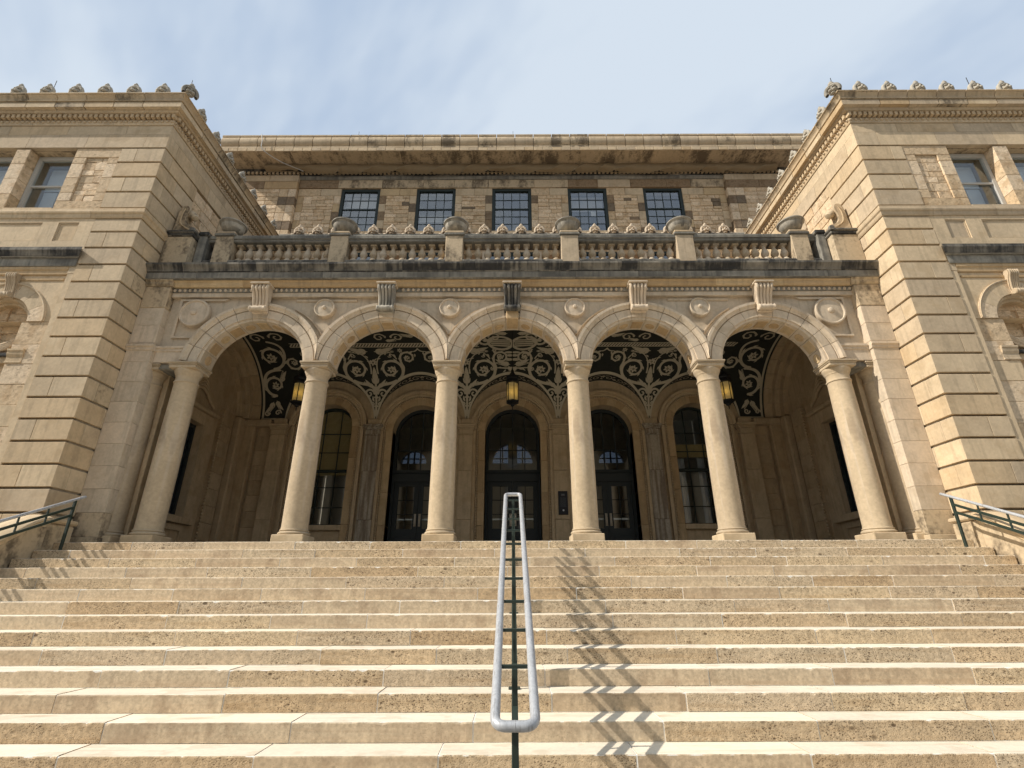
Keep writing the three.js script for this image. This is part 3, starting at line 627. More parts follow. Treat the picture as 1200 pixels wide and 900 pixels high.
    { let y = 3.6; while (y < 4.62) { const h = 0.15, hw = y < 4.2 ? 0.44 : Math.sqrt(Math.max(0.01, 0.1936 - (y - 4.2) ** 2)); mesh('tympanum_stone', box(c - hw, c + (R() - 0.5) * 0.2, y + 0.002, y + h - 0.002, 0.55, 0.70 + rr(-0.006, 0.006), 0.006), pick(rubble), p); mesh('tympanum_stone', box(c + 0.104, c + hw, y + 0.002, y + h - 0.002, 0.55, 0.70 + rr(-0.006, 0.006), 0.006), pick(rubble), p); y += h; } }
    mesh('back_panel', box(c - 0.449, c + 0.449, 0.2, 4.66, 0.5, 0.66, 0.004), rubble[2], p);
    // carved swag
    for (let k = 0; k < 4; k++) mesh('carved_swag', tube([[c - 0.40 + k * 0.02, 3.98 - k * 0.05, 0.72], [c - 0.2, 3.80 - k * 0.045, 0.77], [c, 3.72 - k * 0.03, 0.79], [c + 0.2, 3.80 - k * 0.045, 0.77], [c + 0.40 - k * 0.02, 3.98 - k * 0.05, 0.72]], 0.032, 16, 6), rough[0], p);
    mesh('panel_frame', plate(rect(c - 0.43, c + 0.43, 0.4, 3.5), [rect(c - 0.31, c + 0.31, 0.52, 3.38)], 0.62, 0.74), ashlar[2], p);
    mesh('panel_lintel', box(c - 0.44, c + 0.44, 3.50, 3.575, 0.62, 0.80, 0.012), M.crust, p);
    for (const e of [-1, 1]) {
      const x0 = e < 0 ? (ni ? c - 0.895 : 9.17) : c + 0.452, x1 = e < 0 ? c - 0.452 : (ni === 2 ? 14.83 : c + 0.895);
      let y = 4.2; for (let i = 0; i < 16 && y > GROUND; i++) { const h = i ? 0.42 : 0.5; mesh('jamb_stone', box(x0 + 0.002, x1 - 0.002, Math.max(GROUND, y - h + 0.002), y - 0.002, 0.5, 0.905 + rr(-0.004, 0.004), 0.008), pick([rough[0], rough[1], ashlar[2], ashlar[0]]), p); y -= h; }
      mesh('impost', moulding([[-0.1, 3.30], [0.02, 3.30], [0.02, 3.325], [0.008, 3.335], [0.008, 3.42], [0.028, 3.46], [0.034, 3.49], [0.034, 3.53], [0.05, 3.55], [0.05, 3.585], [-0.1, 3.585]], e < 0 ? c - 0.76 : c + 0.445, e < 0 ? c - 0.445 : c + 0.76, 0.905, 0.4), pick(ashlar), p);
    }
    console_(p, c, 0.2, 4.72, 5.275, 0.905, 0.15, ashlar[4]);
  });
  // ---- end wall inside the arcade: slab with window opening, surround, carved panel, stepped arch rings
  { const toX = g => { g.applyMatrix4(new THREE.Matrix4().set(0, 0, -1, 0, 0, 1, 0, 0, 1, 0, 0, 0, 0, 0, 0, 1)); return g; };   // (z, y, depth) -> x
    const wallSlab = (outline, holes, x0, x1) => { const sh = new THREE.Shape(outline.map(v => new THREE.Vector2(...v))); for (const h of holes) sh.holes.push(new THREE.Path(h.map(v => new THREE.Vector2(...v)))); const g = new THREE.ExtrudeGeometry(sh, { depth: x1 - x0, bevelEnabled: false }); g.translate(0, 0, -x1); const n = toX(g).toNonIndexed ? g : g; const so = new Soup(); so.p = Array.from((n.index ? n.toNonIndexed() : n).attributes.position.array); return finish(solid(so)); };
    const win = rect(-2.75, -1.85, 0.9, 3.2);
    mesh('end_wall', wallSlab(rect(-4.58, 0.05, 0, 5.84), [win], 8.0, 8.30), innerStone[0], t);
    const e = part('side_window', t);
    mesh('pane', box(8.22, 8.23, 0.9, 3.2, -2.76, -1.84, 0.001), paneGlass, e);
    mesh('frame', wallSlab(rect(-2.745, -1.855, 0.905, 3.195), [rect(-2.68, -1.92, 0.98, 3.12)], 8.14, 8.20), M.doorPaint, e);
    mesh('surround', wallSlab(rect(-3.1, -1.5, 0.75, 3.5), [win], 7.93, 8.002), innerStone[2], e);
    mesh('sill', box(7.88, 8.01, 0.74, 0.90, -3.12, -1.48, 0.01), innerStone[2], e);
    mesh('apron_panel', wallSlab(rect(-2.9, -1.7, 0.12, 0.70), [rect(-2.78, -1.82, 0.24, 0.58)], 7.95, 8.002), innerStone[0], e);
    mesh('cornice', box(7.84, 8.01, 3.51, 3.62, -3.2, -1.4, 0.02), innerStone[2], e);
    for (let k = 0; k < 4; k++) mesh('carved_relief', tube([[7.95, 3.75 + 0.05 * k, -3.0 + 0.1 * k], [7.92, 4.1 - 0.04 * k, -2.6], [7.9, 4.35 - 0.09 * k, -2.3], [7.92, 4.1 - 0.04 * k, -2.0], [7.95, 3.75 + 0.05 * k, -1.6 - 0.1 * k]], 0.045, 18, 6), innerStone[0], e);
    for (const z of [-3.65, -1.15]) { let y = 0; for (let i = 0; i < 9; i++) { mesh('pier_stone', box(7.86, 8.01, y + 0.003, y + 0.427, z - 0.26, z + 0.26, 0.008), pick(innerStone), t); y += 0.43; } }
    { const g = []; for (let i = 0; i < 46; i++) { const b = new THREE.SphereGeometry(0.035, 5, 4); b.translate(7.855, 0.1 + i * 0.08, -3.34); g.push(finish(b)); } const o = mesh('carved_strip', mergeGeometries(g), innerStone[2], t); o.userData.kind = 'stuff'; }
    // arch rings against the vault end
    const ringX = (x0, x1, k0, k1, n, m, nm) => { for (let i = 0; i < n; i++) { const so = new Soup(), a0 = Math.PI * i / n + 0.003, a1 = Math.PI * (i + 1) / n - 0.003, rings = []; for (let j = 0; j <= 4; j++) { const a = mix(a0, a1, j / 4), f = (k, x) => [x, 3.94 + 1.85 * k * Math.sin(a), -2.45 - 2.14 * k * Math.cos(a)]; rings.push([f(k0, x0), f(k0, x1), f(k1, x1), f(k1, x0)]); } for (let j = 0; j < 4; j++) for (let k = 0; k < 4; k++) so.quad(rings[j][k], rings[j][(k + 1) % 4], rings[j + 1][(k + 1) % 4], rings[j + 1][k]); so.quad(rings[0][3], rings[0][2], rings[0][1], rings[0][0]); so.quad(rings[4][0], rings[4][1], rings[4][2], rings[4][3]); mesh(nm, finish(solid(so, 0.5)), pick(m), t); } };
    ringX(7.5, 7.995, 0.985, 1.06, 13, innerStone, 'arch_ring_stone');
    ringX(7.72, 7.998, 0.90, 0.984, 13, innerStone, 'arch_ring_stone');
    ringX(7.86, 7.997, 0.80, 0.899, 13, innerStone, 'arch_ring_stone');
  }
  endThing(); MX = 1;
}
wing(-1); wing(1);

// ================================================================= the arcade
const COLS = [-6.775, -4.065, -1.355, 1.355, 4.065, 6.775], BAYS = [-5.42, -2.71, 0, 2.71, 5.42];
const AY = 3.53, RI = 1.07, RO = 1.46;
const YS = 3.94, VB = 1.85, VA = 2.15, VZ = -2.45, LA = 1.30, LB = 1.24;     // vault: springing, rise, half width, centre, lunette half width and rise
const lunH = x => { let m = 0; for (const b of BAYS) { const d = Math.abs(x - b) / LA; if (d < 1) m = LB * Math.sqrt(1 - d * d); } return m; };
const groin = x => Math.asin(lunH(x) / VB);

// painted decoration of the vault: tan scrollwork on a near-black green ground
function vaultTexture() {
  const W = 2048, H = 512, cv = document.createElement('canvas'); cv.width = W; cv.height = H;
  const c = cv.getContext('2d'), rd = rng(5);
  c.fillStyle = '#2a2b25'; c.fillRect(0, 0, W, H);
  for (let i = 0; i < 2600; i++) { c.fillStyle = rd() < 0.5 ? 'rgba(44,48,34,0.35)' : 'rgba(8,10,6,0.35)'; c.fillRect(rd() * W, rd() * H, 2 + rd() * 10, 2 + rd() * 5); }
  c.setTransform(W / 15, 0, 0, -H / 3.14, W / 2, H);
  c.lineCap = 'round'; c.lineJoin = 'round';
  const INK = '#c2b69d', GROUNDC = '#2a2b25';
  const ink = w => { c.strokeStyle = INK; c.fillStyle = INK; c.lineWidth = w * 1.3; };
  const curve = (pts, w0, w1 = w0) => { for (let i = 0; i < 28; i++) { const f = u => { const [a, b, d, e] = pts, v = 1 - u; return [0, 1].map(k => v * v * v * a[k] + 3 * v * v * u * b[k] + 3 * v * u * u * d[k] + u * u * u * e[k]); }; ink(mix(w0, w1, i / 28)); const p = f(i / 28), q = f((i + 1) / 28); c.beginPath(); c.moveTo(...p); c.lineTo(...q); c.stroke(); } };
  const spiral = (x, y, r, a0, turns, dir, w) => { const n = Math.round(44 * turns); let px, py; for (let i = 0; i <= n; i++) { const u = i / n, a = a0 + dir * u * turns * 2 * Math.PI, q = r * (1 - 0.80 * u), X = x + q * Math.cos(a), Y = y + q * Math.sin(a); if (i) { ink(w * (1 - 0.4 * u)); c.beginPath(); c.moveTo(px, py); c.lineTo(X, Y); c.stroke(); } px = X; py = Y; } };
  // a curled leaf: comma shape of length l leaving at angle a and bending to one side
  const leaf = (x, y, a, l, fat = 0.26, bend = 0) => { ink(0.008); c.beginPath(); const ex = x + l * Math.cos(a + bend), ey = y + l * Math.sin(a + bend), nx = -Math.sin(a), ny = Math.cos(a), mx = x + l * 0.5 * Math.cos(a), my = y + l * 0.5 * Math.sin(a); c.moveTo(x, y); c.quadraticCurveTo(mx + nx * l * fat * 1.35, my + ny * l * fat * 1.35, ex, ey); c.quadraticCurveTo(mx - nx * l * fat * 1.35, my - ny * l * fat * 1.35, x, y); c.fill(); };
  const acanthus = (x, y, a, l, sg) => { leaf(x, y, a, l, 0.17, sg * 0.25); for (let i = 0; i < 5; i++) { const u = 0.1 + 0.17 * i, X = x + Math.cos(a) * l * u, Y = y + Math.sin(a) * l * u; for (const q of [-1, 1]) leaf(X, Y, a + q * (1.0 - 0.1 * i), l * (0.36 - 0.045 * i), 0.24, -q * 0.5); } };
  const flower = (x, y, r) => { for (let i = 0; i < 6; i++) leaf(x, y, i * Math.PI / 3 + 0.3, r, 0.36); c.beginPath(); c.arc(x, y, r * 0.24, 0, 7); c.fillStyle = GROUNDC; c.fill(); ink(0.01); c.beginPath(); c.arc(x, y, r * 0.12, 0, 7); c.fill(); };
  // rinceau: a thick spiral stem with leaves springing off its outside and a bloom in its eye
  const rinceau = (x, y, r, a0, turns, dir, w, eye = true) => {
    spiral(x, y, r, a0, turns, dir, w);
    const n = Math.round(turns * 7); for (let i = 0; i < n; i++) { const u = i / n, a = a0 + dir * u * turns * 2 * Math.PI, q = r * (1 - 0.80 * u), X = x + q * Math.cos(a), Y = y + q * Math.sin(a), tang = a + dir * Math.PI / 2, l = r * (0.52 - 0.25 * u);
      leaf(X, Y, tang - dir * 0.75, l, 0.24, dir * 0.6); if (i % 2 === 0 && u < 0.6) leaf(X, Y, tang + dir * 0.7, l * 0.6, 0.26, -dir * 0.5); }
    if (eye) flower(x, y, r * 0.34);
  };
  const tendril = (pts, w) => { curve(pts, w, w * 0.5); const e = pts[3], d = pts[2], a = Math.atan2(e[1] - d[1], e[0] - d[0]); spiral(e[0], e[1], 0.055, a - 1.5, 1.1, 1, w * 0.7); leaf(pts[1][0], pts[1][1], a + 0.9, 0.13, 0.28, -0.5); leaf((pts[1][0] + d[0]) / 2, (pts[1][1] + d[1]) / 2, a - 0.9, 0.13, 0.28, 0.5); };
  // candelabra of leaves and scrolls rising from the point over each pilaster
  for (const f of [-4.065, -1.355, 1.355, 4.065]) {
    acanthus(f, 0.10, Math.PI / 2, 0.34, 0); ink(0.05); c.beginPath(); c.moveTo(f, 0.3); c.lineTo(f, 1.15); c.stroke();
    ink(0.01); for (const y of [0.46, 0.74, 1.02]) { c.beginPath(); c.ellipse(f, y, 0.075, 0.035, 0, 0, 7); c.fill(); }
    acanthus(f, 1.1, Math.PI / 2, 0.62, 0); flower(f, 1.86, 0.12);
    for (const s of [-1, 1]) {
      const E = s > 0 ? 0 : Math.PI, D = s;
      spiral(f + s * 0.11, 0.52, 0.085, -Math.PI / 2, 1.2, s, 0.04); leaf(f + s * 0.05, 0.6, E + s * 0.9, 0.2, 0.26, s * 0.4);
      rinceau(f + s * 0.20, 0.86, 0.145, E + Math.PI, 1.2, -s, 0.05, false);
      acanthus(f + s * 0.06, 1.06, E + s * 0.55, 0.36, s);
      curve([[f + s * 0.02, 0.95], [f + s * 0.12, 1.22], [f + s * 0.36, 1.10], [f + s * 0.62, 1.26]], 0.075, 0.065);
      rinceau(f + s * 0.50, 1.62, 0.38, E - s * 1.0, 1.35, s, 0.068);
      rinceau(f + s * 1.03, 2.02, 0.23, E + Math.PI + s * 0.4, 1.3, -s, 0.05);
      curve([[f + s * 0.86, 1.56], [f + s * 0.92, 1.75], [f + s * 0.76, 1.85], [f + s * 0.82, 2.05]], 0.05, 0.045);
      tendril([[f + s * 0.1, 1.5], [f + s * 0.05, 1.9], [f + s * 0.2, 2.1], [f + s * 0.36, 2.18]], 0.035); tendril([[f + s * 0.7, 1.98], [f + s * 0.62, 2.14], [f + s * 0.5, 2.22], [f + s * 0.52, 2.08]], 0.028);
      acanthus(f + s * 0.08, 2.24, E, 0.62, s); leaf(f + s * 0.8, 1.3, E + s * 0.4, 0.2, 0.26, s * 0.5); flower(f + s * 0.84, 2.28, 0.085);
      rinceau(f + s * 0.36, 2.80, 0.17, E, 1.2, s, 0.04, false); rinceau(f + s * 0.86, 2.80, 0.17, E + Math.PI, 1.2, -s, 0.04, false); acanthus(f + s * 0.5, 2.66, E, 0.34, s);
    }
  }
  // rope band along the crown
  for (let x = -6.3; x < 6.3; x += 0.085) { if (Math.abs(x) < 0.95) continue; ink(0.035); c.beginPath(); c.moveTo(x, 2.43); c.lineTo(x + 0.07, 2.53); c.stroke(); }
  for (const y of [2.41, 2.55]) { ink(0.018); c.beginPath(); c.moveTo(-6.3, y); c.lineTo(-0.95, y); c.moveTo(0.95, y); c.lineTo(6.3, y); c.stroke(); }
  for (const b of [-2.71, 2.71, -5.42, 5.42]) for (const s of [-1, 1]) { tendril([[b, 2.34], [b + s * 0.12, 2.16], [b + s * 0.2, 2.3], [b + s * 0.24, 2.2]], 0.03); acanthus(b, 2.86, s > 0 ? 0 : Math.PI, 0.42, s); }
  // shield cartouche in the middle bay
  for (const s of [-1, 1]) {
    ink(0.06); c.beginPath(); c.ellipse(s * 0.34, 2.56, 0.34, 0.25, s * 0.2, 0, 7); c.stroke();
    for (let i = 0; i < 4; i++) { ink(0.04); c.beginPath(); c.moveTo(s * 0.08, 2.43 + i * 0.08); c.lineTo(s * 0.58, 2.47 + i * 0.07); c.stroke(); }
    ink(0.01); for (const [y, w, h] of [[1.95, 0.17, 0.05], [2.09, 0.12, 0.045], [2.2, 0.17, 0.04]]) { c.beginPath(); c.ellipse(s * w * 0.6, y, w * 0.7, h, 0, 0, 7); c.fill(); }
    rinceau(s * 0.80, 2.66, 0.19, s > 0 ? Math.PI : 0, 1.2, s, 0.06, false); rinceau(s * 0.84, 2.95, 0.14, 0, 1.1, -s, 0.05, false);
    acanthus(s * 0.05, 1.78, s > 0 ? 0.12 : Math.PI - 0.12, 0.48, s); tendril([[0, 1.68], [s * 0.2, 1.62], [s * 0.42, 1.72], [s * 0.58, 1.64]], 0.04); spiral(s * 0.36, 2.08, 0.1, 0, 1.2, s, 0.035); leaf(s * 0.44, 2.14, s > 0 ? 0.5 : Math.PI - 0.5, 0.2, 0.26, s * 0.4);
    for (let i = 0; i < 5; i++) leaf(s * 0.02, 1.66, Math.PI * (0.5 + s * (0.15 + 0.12 * i)) + Math.PI, 0.13); acanthus(s * 0.12, 2.96, s > 0 ? 0 : Math.PI, 0.46, s);
  }
  // wide end fields: three stacked rinceaux
  for (const s of [-1, 1]) {
    const X = v => s * v, E = s > 0 ? 0 : Math.PI;
    acanthus(X(7.12), 0.62, -Math.PI / 2 + s * 0.35, 0.46, s); acanthus(X(7.04), 0.66, -Math.PI / 2 - s * 0.35, 0.40, -s); spiral(X(7.30), 0.24, 0.08, 0, 1.2, s, 0.035); spiral(X(6.98), 0.26, 0.09, 0, 1.2, -s, 0.035);
    rinceau(X(7.04), 1.14, 0.34, -Math.PI / 2, 1.2, s, 0.065); acanthus(X(6.84), 1.22, Math.PI / 2 + s * 0.2, 0.42, s);
    curve([[X(7.36), 1.1], [X(7.38), 1.5], [X(7.15), 1.62], [X(6.85), 1.62]], 0.07, 0.06);
    rinceau(X(6.98), 2.06, 0.41, -Math.PI / 2, 1.3, -s, 0.07); rinceau(X(6.38), 1.86, 0.24, E + Math.PI, 1.3, s, 0.05);
    curve([[X(6.6), 2.0], [X(6.5), 2.35], [X(6.6), 2.55], [X(6.9), 2.62]], 0.055); rinceau(X(7.12), 2.78, 0.20, E + Math.PI, 1.2, -s, 0.045, false); rinceau(X(6.55), 2.82, 0.20, E, 1.2, s, 0.045, false);
    rinceau(X(5.86), 2.12, 0.22, E, 1.3, s, 0.045); tendril([[X(6.2), 1.7], [X(6.1), 1.9], [X(6.0), 1.8], [X(5.9), 1.82]], 0.03);
    ink(0.05); c.beginPath(); c.moveTo(X(7.42), 0.05); c.lineTo(X(7.42), 3.14); c.moveTo(X(6.74), 0.05); c.lineTo(X(7.44), 0.05); c.stroke();
  }
  // worn patches: the ground colour rubbed back over the scrolls, and pale lime bloom
  c.setTransform(1, 0, 0, 1, 0, 0);
  for (let i = 0; i < 5200; i++) { c.fillStyle = rd() < 0.7 ? 'rgba(29,31,24,0.55)' : 'rgba(120,116,100,0.25)'; c.fillRect(rd() * W, rd() * H, 0.8 + rd() * 2.4, 0.8 + rd() * 2); }
  c.setTransform(W / 15, 0, 0, -H / 3.14, W / 2, H);
  // pale border along the groins
  for (const b of BAYS) { ink(0.075); c.beginPath(); for (let i = -60; i <= 60; i++) { const x = b + LA * i / 60 * 0.9999, y = groin(x) / (Math.PI / 2) * 3.14 + 0.03; i > -60 ? c.lineTo(x, y) : c.moveTo(x, y); } c.stroke(); }
  const t = new THREE.CanvasTexture(cv); t.colorSpace = THREE.SRGBColorSpace; t.magFilter = THREE.LinearFilter;
  return t;
}
function lunetteTexture() {
  const W = 1024, H = 128, cv = document.createElement('canvas'); cv.width = W; cv.height = H;
  const c = cv.getContext('2d'); c.fillStyle = '#2a2b25'; c.fillRect(0, 0, W, H);
  c.strokeStyle = '#b8ac93'; c.fillStyle = '#b8ac93'; c.lineCap = 'round'; c.lineWidth = 7;
  c.fillRect(0, 0, W, 9); c.fillRect(0, H - 9, W, 9);
  for (let i = 0; i < 10; i++) { const x = 512 + (i - 4.5) * 88, d = i % 2 ? 1 : -1; c.beginPath(); for (let k = 0; k <= 40; k++) { const u = k / 40, a = d * u * 8 + (i < 5 ? 0 : 3.1), r = 38 * (1 - 0.85 * u); const X = x + r * Math.cos(a), Y = 64 + r * Math.sin(a); k ? c.lineTo(X, Y) : c.moveTo(X, Y); } c.stroke(); c.beginPath(); c.ellipse(x + 44, 64 + d * 18, 16, 8, d * 0.7, 0, 7); c.fill(); c.beginPath(); c.ellipse(x + 40, 64 - d * 24, 12, 6, -d * 0.7, 0, 7); c.fill(); }
  const t = new THREE.CanvasTexture(cv); t.colorSpace = THREE.SRGBColorSpace; t.magFilter = THREE.LinearFilter; return t;
}
function gridGeo(nx, ny, f) {
  const p = [], uv = [], idx = [];
  for (let i = 0; i <= nx; i++) for (let j = 0; j <= ny; j++) { const v = f(i / nx, j / ny); p.push(v[0], v[1], v[2]); uv.push(v[3], v[4]); }
  for (let i = 0; i < nx; i++) for (let j = 0; j < ny; j++) { const a = i * (ny + 1) + j, b = a + ny + 1; idx.push(a, b, a + 1, b, b + 1, a + 1); }
  const g = new THREE.BufferGeometry();
  g.setAttribute('position', new THREE.Float32BufferAttribute(p, 3)); g.setAttribute('uv', new THREE.Float32BufferAttribute(uv, 2)); g.setIndex(idx); g.computeVertexNormals();
  return finish(g, true);
}
{
  const L = thing('arcade', 'five-arched limestone arcade on round columns below a stained cornice', 'arcade', [0, 0, 0]);
  // columns
  const colGeo = {
    plinth: box(-0.29, 0.29, 0.0, 0.175, -0.29, 0.29, 0.012),
    base: lathe([[0, 0.17], [0.272, 0.176], [0.287, 0.195], [0.287, 0.215], [0.268, 0.233], [0.252, 0.238], [0.252, 0.246], [0.264, 0.256], [0.26, 0.272], [0.245, 0.278], [0.24, 0.29], [0, 0.292]], 0, 0, 0, 40),
    shaft: lathe([[0, 0.285], [0.243, 0.285], [0.237, 0.33], [0.237, 0.9], [0.2345, 1.5], [0.229, 2.2], [0.222, 2.8], [0.217, 3.18], [0.222, 3.2], [0, 3.21]], 0, 0, 0, 40),
    capital: lathe([[0, 3.19], [0.232, 3.195], [0.236, 3.212], [0.23, 3.228], [0.214, 3.234], [0.214, 3.34], [0.22, 3.35], [0.228, 3.36], [0.228, 3.372], [0.245, 3.40], [0.262, 3.44], [0.268, 3.47], [0.262, 3.49], [0, 3.5]], 0, 0, 0, 40),
    abacus: mergeGeometries([box(-0.272, 0.272, 3.485, 3.545, -0.272, 0.272, 0.008), box(-0.285, 0.285, 3.548, 3.575, -0.285, 0.285, 0.008), box(-0.30, 0.30, 3.578, 3.615, -0.30, 0.30, 0.006)]),
  };
  const column = (x, z, m) => { const c = part('column', L); c.position.set(x, 0, z); for (const k of Object.keys(colGeo)) mesh(k, colGeo[k], k === 'plinth' ? pick(ashlar) : m, c); return c; };
  COLS.forEach((x, i) => column(x, 0, colStone[i % 3]));
  for (const s of [-1, 1]) column(s * 7.60, -0.10, colStone[1]);
  // wall above the columns
  const holes = BAYS.map(b => archHole(b, RI + 0.2, 3.63, AY, 32));
  const wallOut = rect(-7.48, 7.48, 3.62, 5.56);
  const top = [[-7.48, 5.56], [-7.48, 3.62]];
  { const o = [[7.48, 5.56], [-7.48, 5.56], [-7.48, 3.62]]; for (const b of BAYS) { o.push([b - RI - 0.1, 3.62]); const n = 24; for (let i = n; i >= 0; i--) { const a = Math.PI * i / n; o.push([b + (RI + 0.1) * Math.cos(a), AY + 0.09 + (RI + 0.02) * Math.sin(a)]); } o.push([b + RI + 0.1, 3.62]); } o.push([7.48, 3.62]);
    mesh('spandrel_wall', plate(o, [], -0.25, 0.115), arcStone[1], L); }
  for (const b of BAYS) {
    const a = part('arch', L), n = 11, cl = 1.3525;
    for (let i = 0; i < n; i++) {
      const th0 = 0.085, a0 = mix(th0, Math.PI - th0, i / n) + 0.0036, a1 = mix(th0, Math.PI - th0, (i + 1) / n) - 0.0036;
      const prof = [[RI, -0.256], [RI, 0.195], [RI + 0.03, 0.205], [RI + 0.055, 0.205], [RI + 0.058, 0.232], [RI + 0.235, 0.235], [RI + 0.24, 0.205], [RI + 0.255, 0.205], [RI + 0.26, 0.245], [RI + 0.285, 0.25], [RI + 0.32, 0.275], [RI + 0.335, 0.29], [RO, 0.292], [RO, 0.09], [RI + 0.12, 0.09], [RI + 0.12, -0.256]];
      const edge = (b === -5.42 && i >= n / 2) || (b === 5.42 && i < n / 2);
      mesh('voussoir', arcSweep(prof, b, AY, a0, a1, 5, edge ? 9 : cl, 0.35), pick(arcStone), a);
      const am = (a0 + a1) / 2, dw = (a1 - a0) * 0.40;
      if (i % 2 === 1 || (i === 5 && b === 0)) mesh('soffit_panel', arcSweep([[RI + 0.01, -0.17], [RI - 0.012, -0.16], [RI - 0.012, 0.10], [RI + 0.01, 0.11]], b, AY, am - dw, am + dw, 3), pick(goldStone), a);
      else { const g = lathe([[0, -0.01], [0.095, -0.01], [0.1, 0.012], [0.08, 0.018], [0.065, 0.008], [0.03, 0.012], [0, 0.02]], 0, 0, 0, 18); g.rotateZ(am + Math.PI / 2); g.translate(b + RI * Math.cos(am), AY + RI * Math.sin(am), -0.03); mesh('soffit_rosette', g, pick(goldStone), a); }
    }
    for (const s of [-1, 1]) { const e = b * s > 5; const x0 = b + s * RI, x1 = b + s * (e ? RO : 1.3525); mesh('springer', box(Math.min(x0, x1), Math.max(x0, x1), 3.617, AY + RI * Math.sin(0.085) + 0.0, -0.256, 0.232, 0.004), pick(arcStone), a); }
    // fluted scroll keystone
    const dark = b === 0 ? M.crust : b === -2.71 ? M.lionStone : arcStone[2], ks = console_(a, b, 0.36, 4.74, 5.36, 0.22, 0.235, dark);
    mesh('cap', box(b - 0.205, b + 0.205, 5.362, 5.40, 0.15, 0.50, 0.008), arcStone[0], ks);
    if (b === 0) mesh('drop', box(b - 0.13, b + 0.13, AY + RI - 0.02, AY + RI + 0.18, -0.1, 0.30, 0.02), goldStone[0], ks);
  }
  // roundels
  const disc = r => lathe([[0, -0.06], [r, -0.06], [r, 0.05], [r * 0.95, 0.068], [r * 0.88, 0.068], [r * 0.83, 0.045], [r * 0.80, 0.045], [r * 0.5, 0.058], [r * 0.2, 0.062], [r * 0.19, 0.085], [r * 0.12, 0.1], [0, 0.105]], 0, 0, 0, 36, 0.5, 'z');
  const small = disc(0.225), big = disc(0.33);
  for (const x of [-4.065, -1.355, 1.355, 4.065]) { const o = mesh('roundel', small, pick(arcStone), L); o.position.set(x, 4.91, 0.165); }
  for (const s of [-1, 1]) { const o = mesh('roundel', big, pick(arcStone), L); o.position.set(s * 6.86, 4.80, 0.165); }
  // sunk panel frames: triangle in the spandrels, square at the ends
  for (const x of [-4.065, -1.355, 1.355, 4.065]) mesh('spandrel_frame', moulding([[-0.02, 5.105], [0.012, 5.105], [0.03, 5.125], [0.03, 5.15], [-0.02, 5.15]], x - 0.66, x + 0.66, 0.122, 0.3), pick(arcStone), L);
  for (const x of [-4.065, -1.355, 1.355, 4.065]) for (const s of [-1, 1]) { const b = x - s * 1.355, r = RO + 0.07, a0 = Math.acos(1.335 / r), a1 = 1.10; mesh('spandrel_frame', arcSweep([[r, 0.10], [r, 0.145], [r + 0.018, 0.16], [r + 0.03, 0.16], [r + 0.03, 0.10]], b, AY, s > 0 ? a0 : Math.PI - a1, s > 0 ? a1 : Math.PI - a0, 10), pick(arcStone), L); }
  for (const s of [-1, 1]) { const X = v => s * v, lo = Math.min(X(6.45), X(7.24)), hi = Math.max(X(6.45), X(7.24));
    mesh('panel_frame', plate([[X(6.2), 5.17], [X(7.26), 5.17], [X(7.26), 4.22], [X(6.82), 4.22], [X(6.82), 4.26], [X(7.21), 4.26], [X(7.21), 5.125], [X(6.3), 5.125]], [], 0.10, 0.16), arcStone[0], L);
    mesh('impost_band', moulding([[-0.1, 3.63], [0.0, 3.63], [0.0, 3.86], [0.02, 3.88], [0.02, 3.92], [0.045, 3.945], [0.045, 3.985], [-0.1, 3.985]], s < 0 ? -7.455 : 6.84, s < 0 ? -6.84 : 7.455, 0.20, 0.4), arcStone[2], L);
    mesh('impost_block', box(Math.min(X(6.9), X(7.95)), Math.max(X(6.9), X(7.95)), 3.50, 3.612, -0.36, 0.15, 0.012), M.grey, L);
    mesh('shadow_wall', box(Math.min(X(7.3), X(7.98)), Math.max(X(7.3), X(7.98)), 0, 5.54, -0.5, -0.2, 0.01), innerStone[1], L);  // added wall behind the end column, there to keep the gap in shadow
    // flat pilaster against the wing
    const p = part('pilaster', L); let y = 0.135, i = 0;
    mesh('plinth', box(Math.min(X(7.44), X(7.998)), Math.max(X(7.44), X(7.998)), 0, 0.132, -0.1, 0.325, 0.008), dirty[1], p);
    while (y < 5.1) { const h = y < 3.6 ? 0.433 : 0.42; if (y + h > 5.12) break; mesh('pilaster_stone', box(Math.min(X(7.46), X(7.997)), Math.max(X(7.46), X(7.997)), y + 0.002, y + h - 0.002, -0.1, 0.30, 0.004), pick(i < 1 ? dirty : arcStone), p); y += h; i++; }
    mesh('impost_moulding', moulding([[-0.1, 3.86], [0.008, 3.86], [0.02, 3.88], [0.02, 3.92], [0.045, 3.945], [0.045, 3.985], [-0.1, 3.985]], s < 0 ? -7.997 : 7.44, s < 0 ? -7.44 : 7.997, 0.30, 0.4), arcStone[2], p);
    mesh('capital', box(Math.min(X(7.45), X(7.997)), Math.max(X(7.45), X(7.997)), y + 0.002, 5.40, -0.1, 0.31, 0.01), dirty[2], p);
  }
  // entablature
  const en = part('entablature', L);
  mesh('frieze', moulding([[-0.1, 5.20], [0.0, 5.20], [0.0, 5.30], [-0.1, 5.30]], -7.455, 7.455, 0.20, 0.3), arcStone[0], en);
  mesh('dentil_bed', moulding([[-0.1, 5.303], [0.02, 5.303], [0.025, 5.40], [-0.1, 5.40]], -7.455, 7.455, 0.20, 0.3), M.grey, en);
  { const g = []; for (let i = 0; i < 134; i++) { const x = -7.4 + i * 0.1113; if (BAYS.some(b => Math.abs(x - b) < 0.21)) continue; const e = new THREE.SphereGeometry(0.04, 6, 5); e.scale(0.85, 1, 0.7); e.translate(x, 5.35, 0.225); g.push(finish(e)); } const o = mesh('egg_course', mergeGeometries(g), arcStone[1], en); o.userData.kind = 'stuff'; }
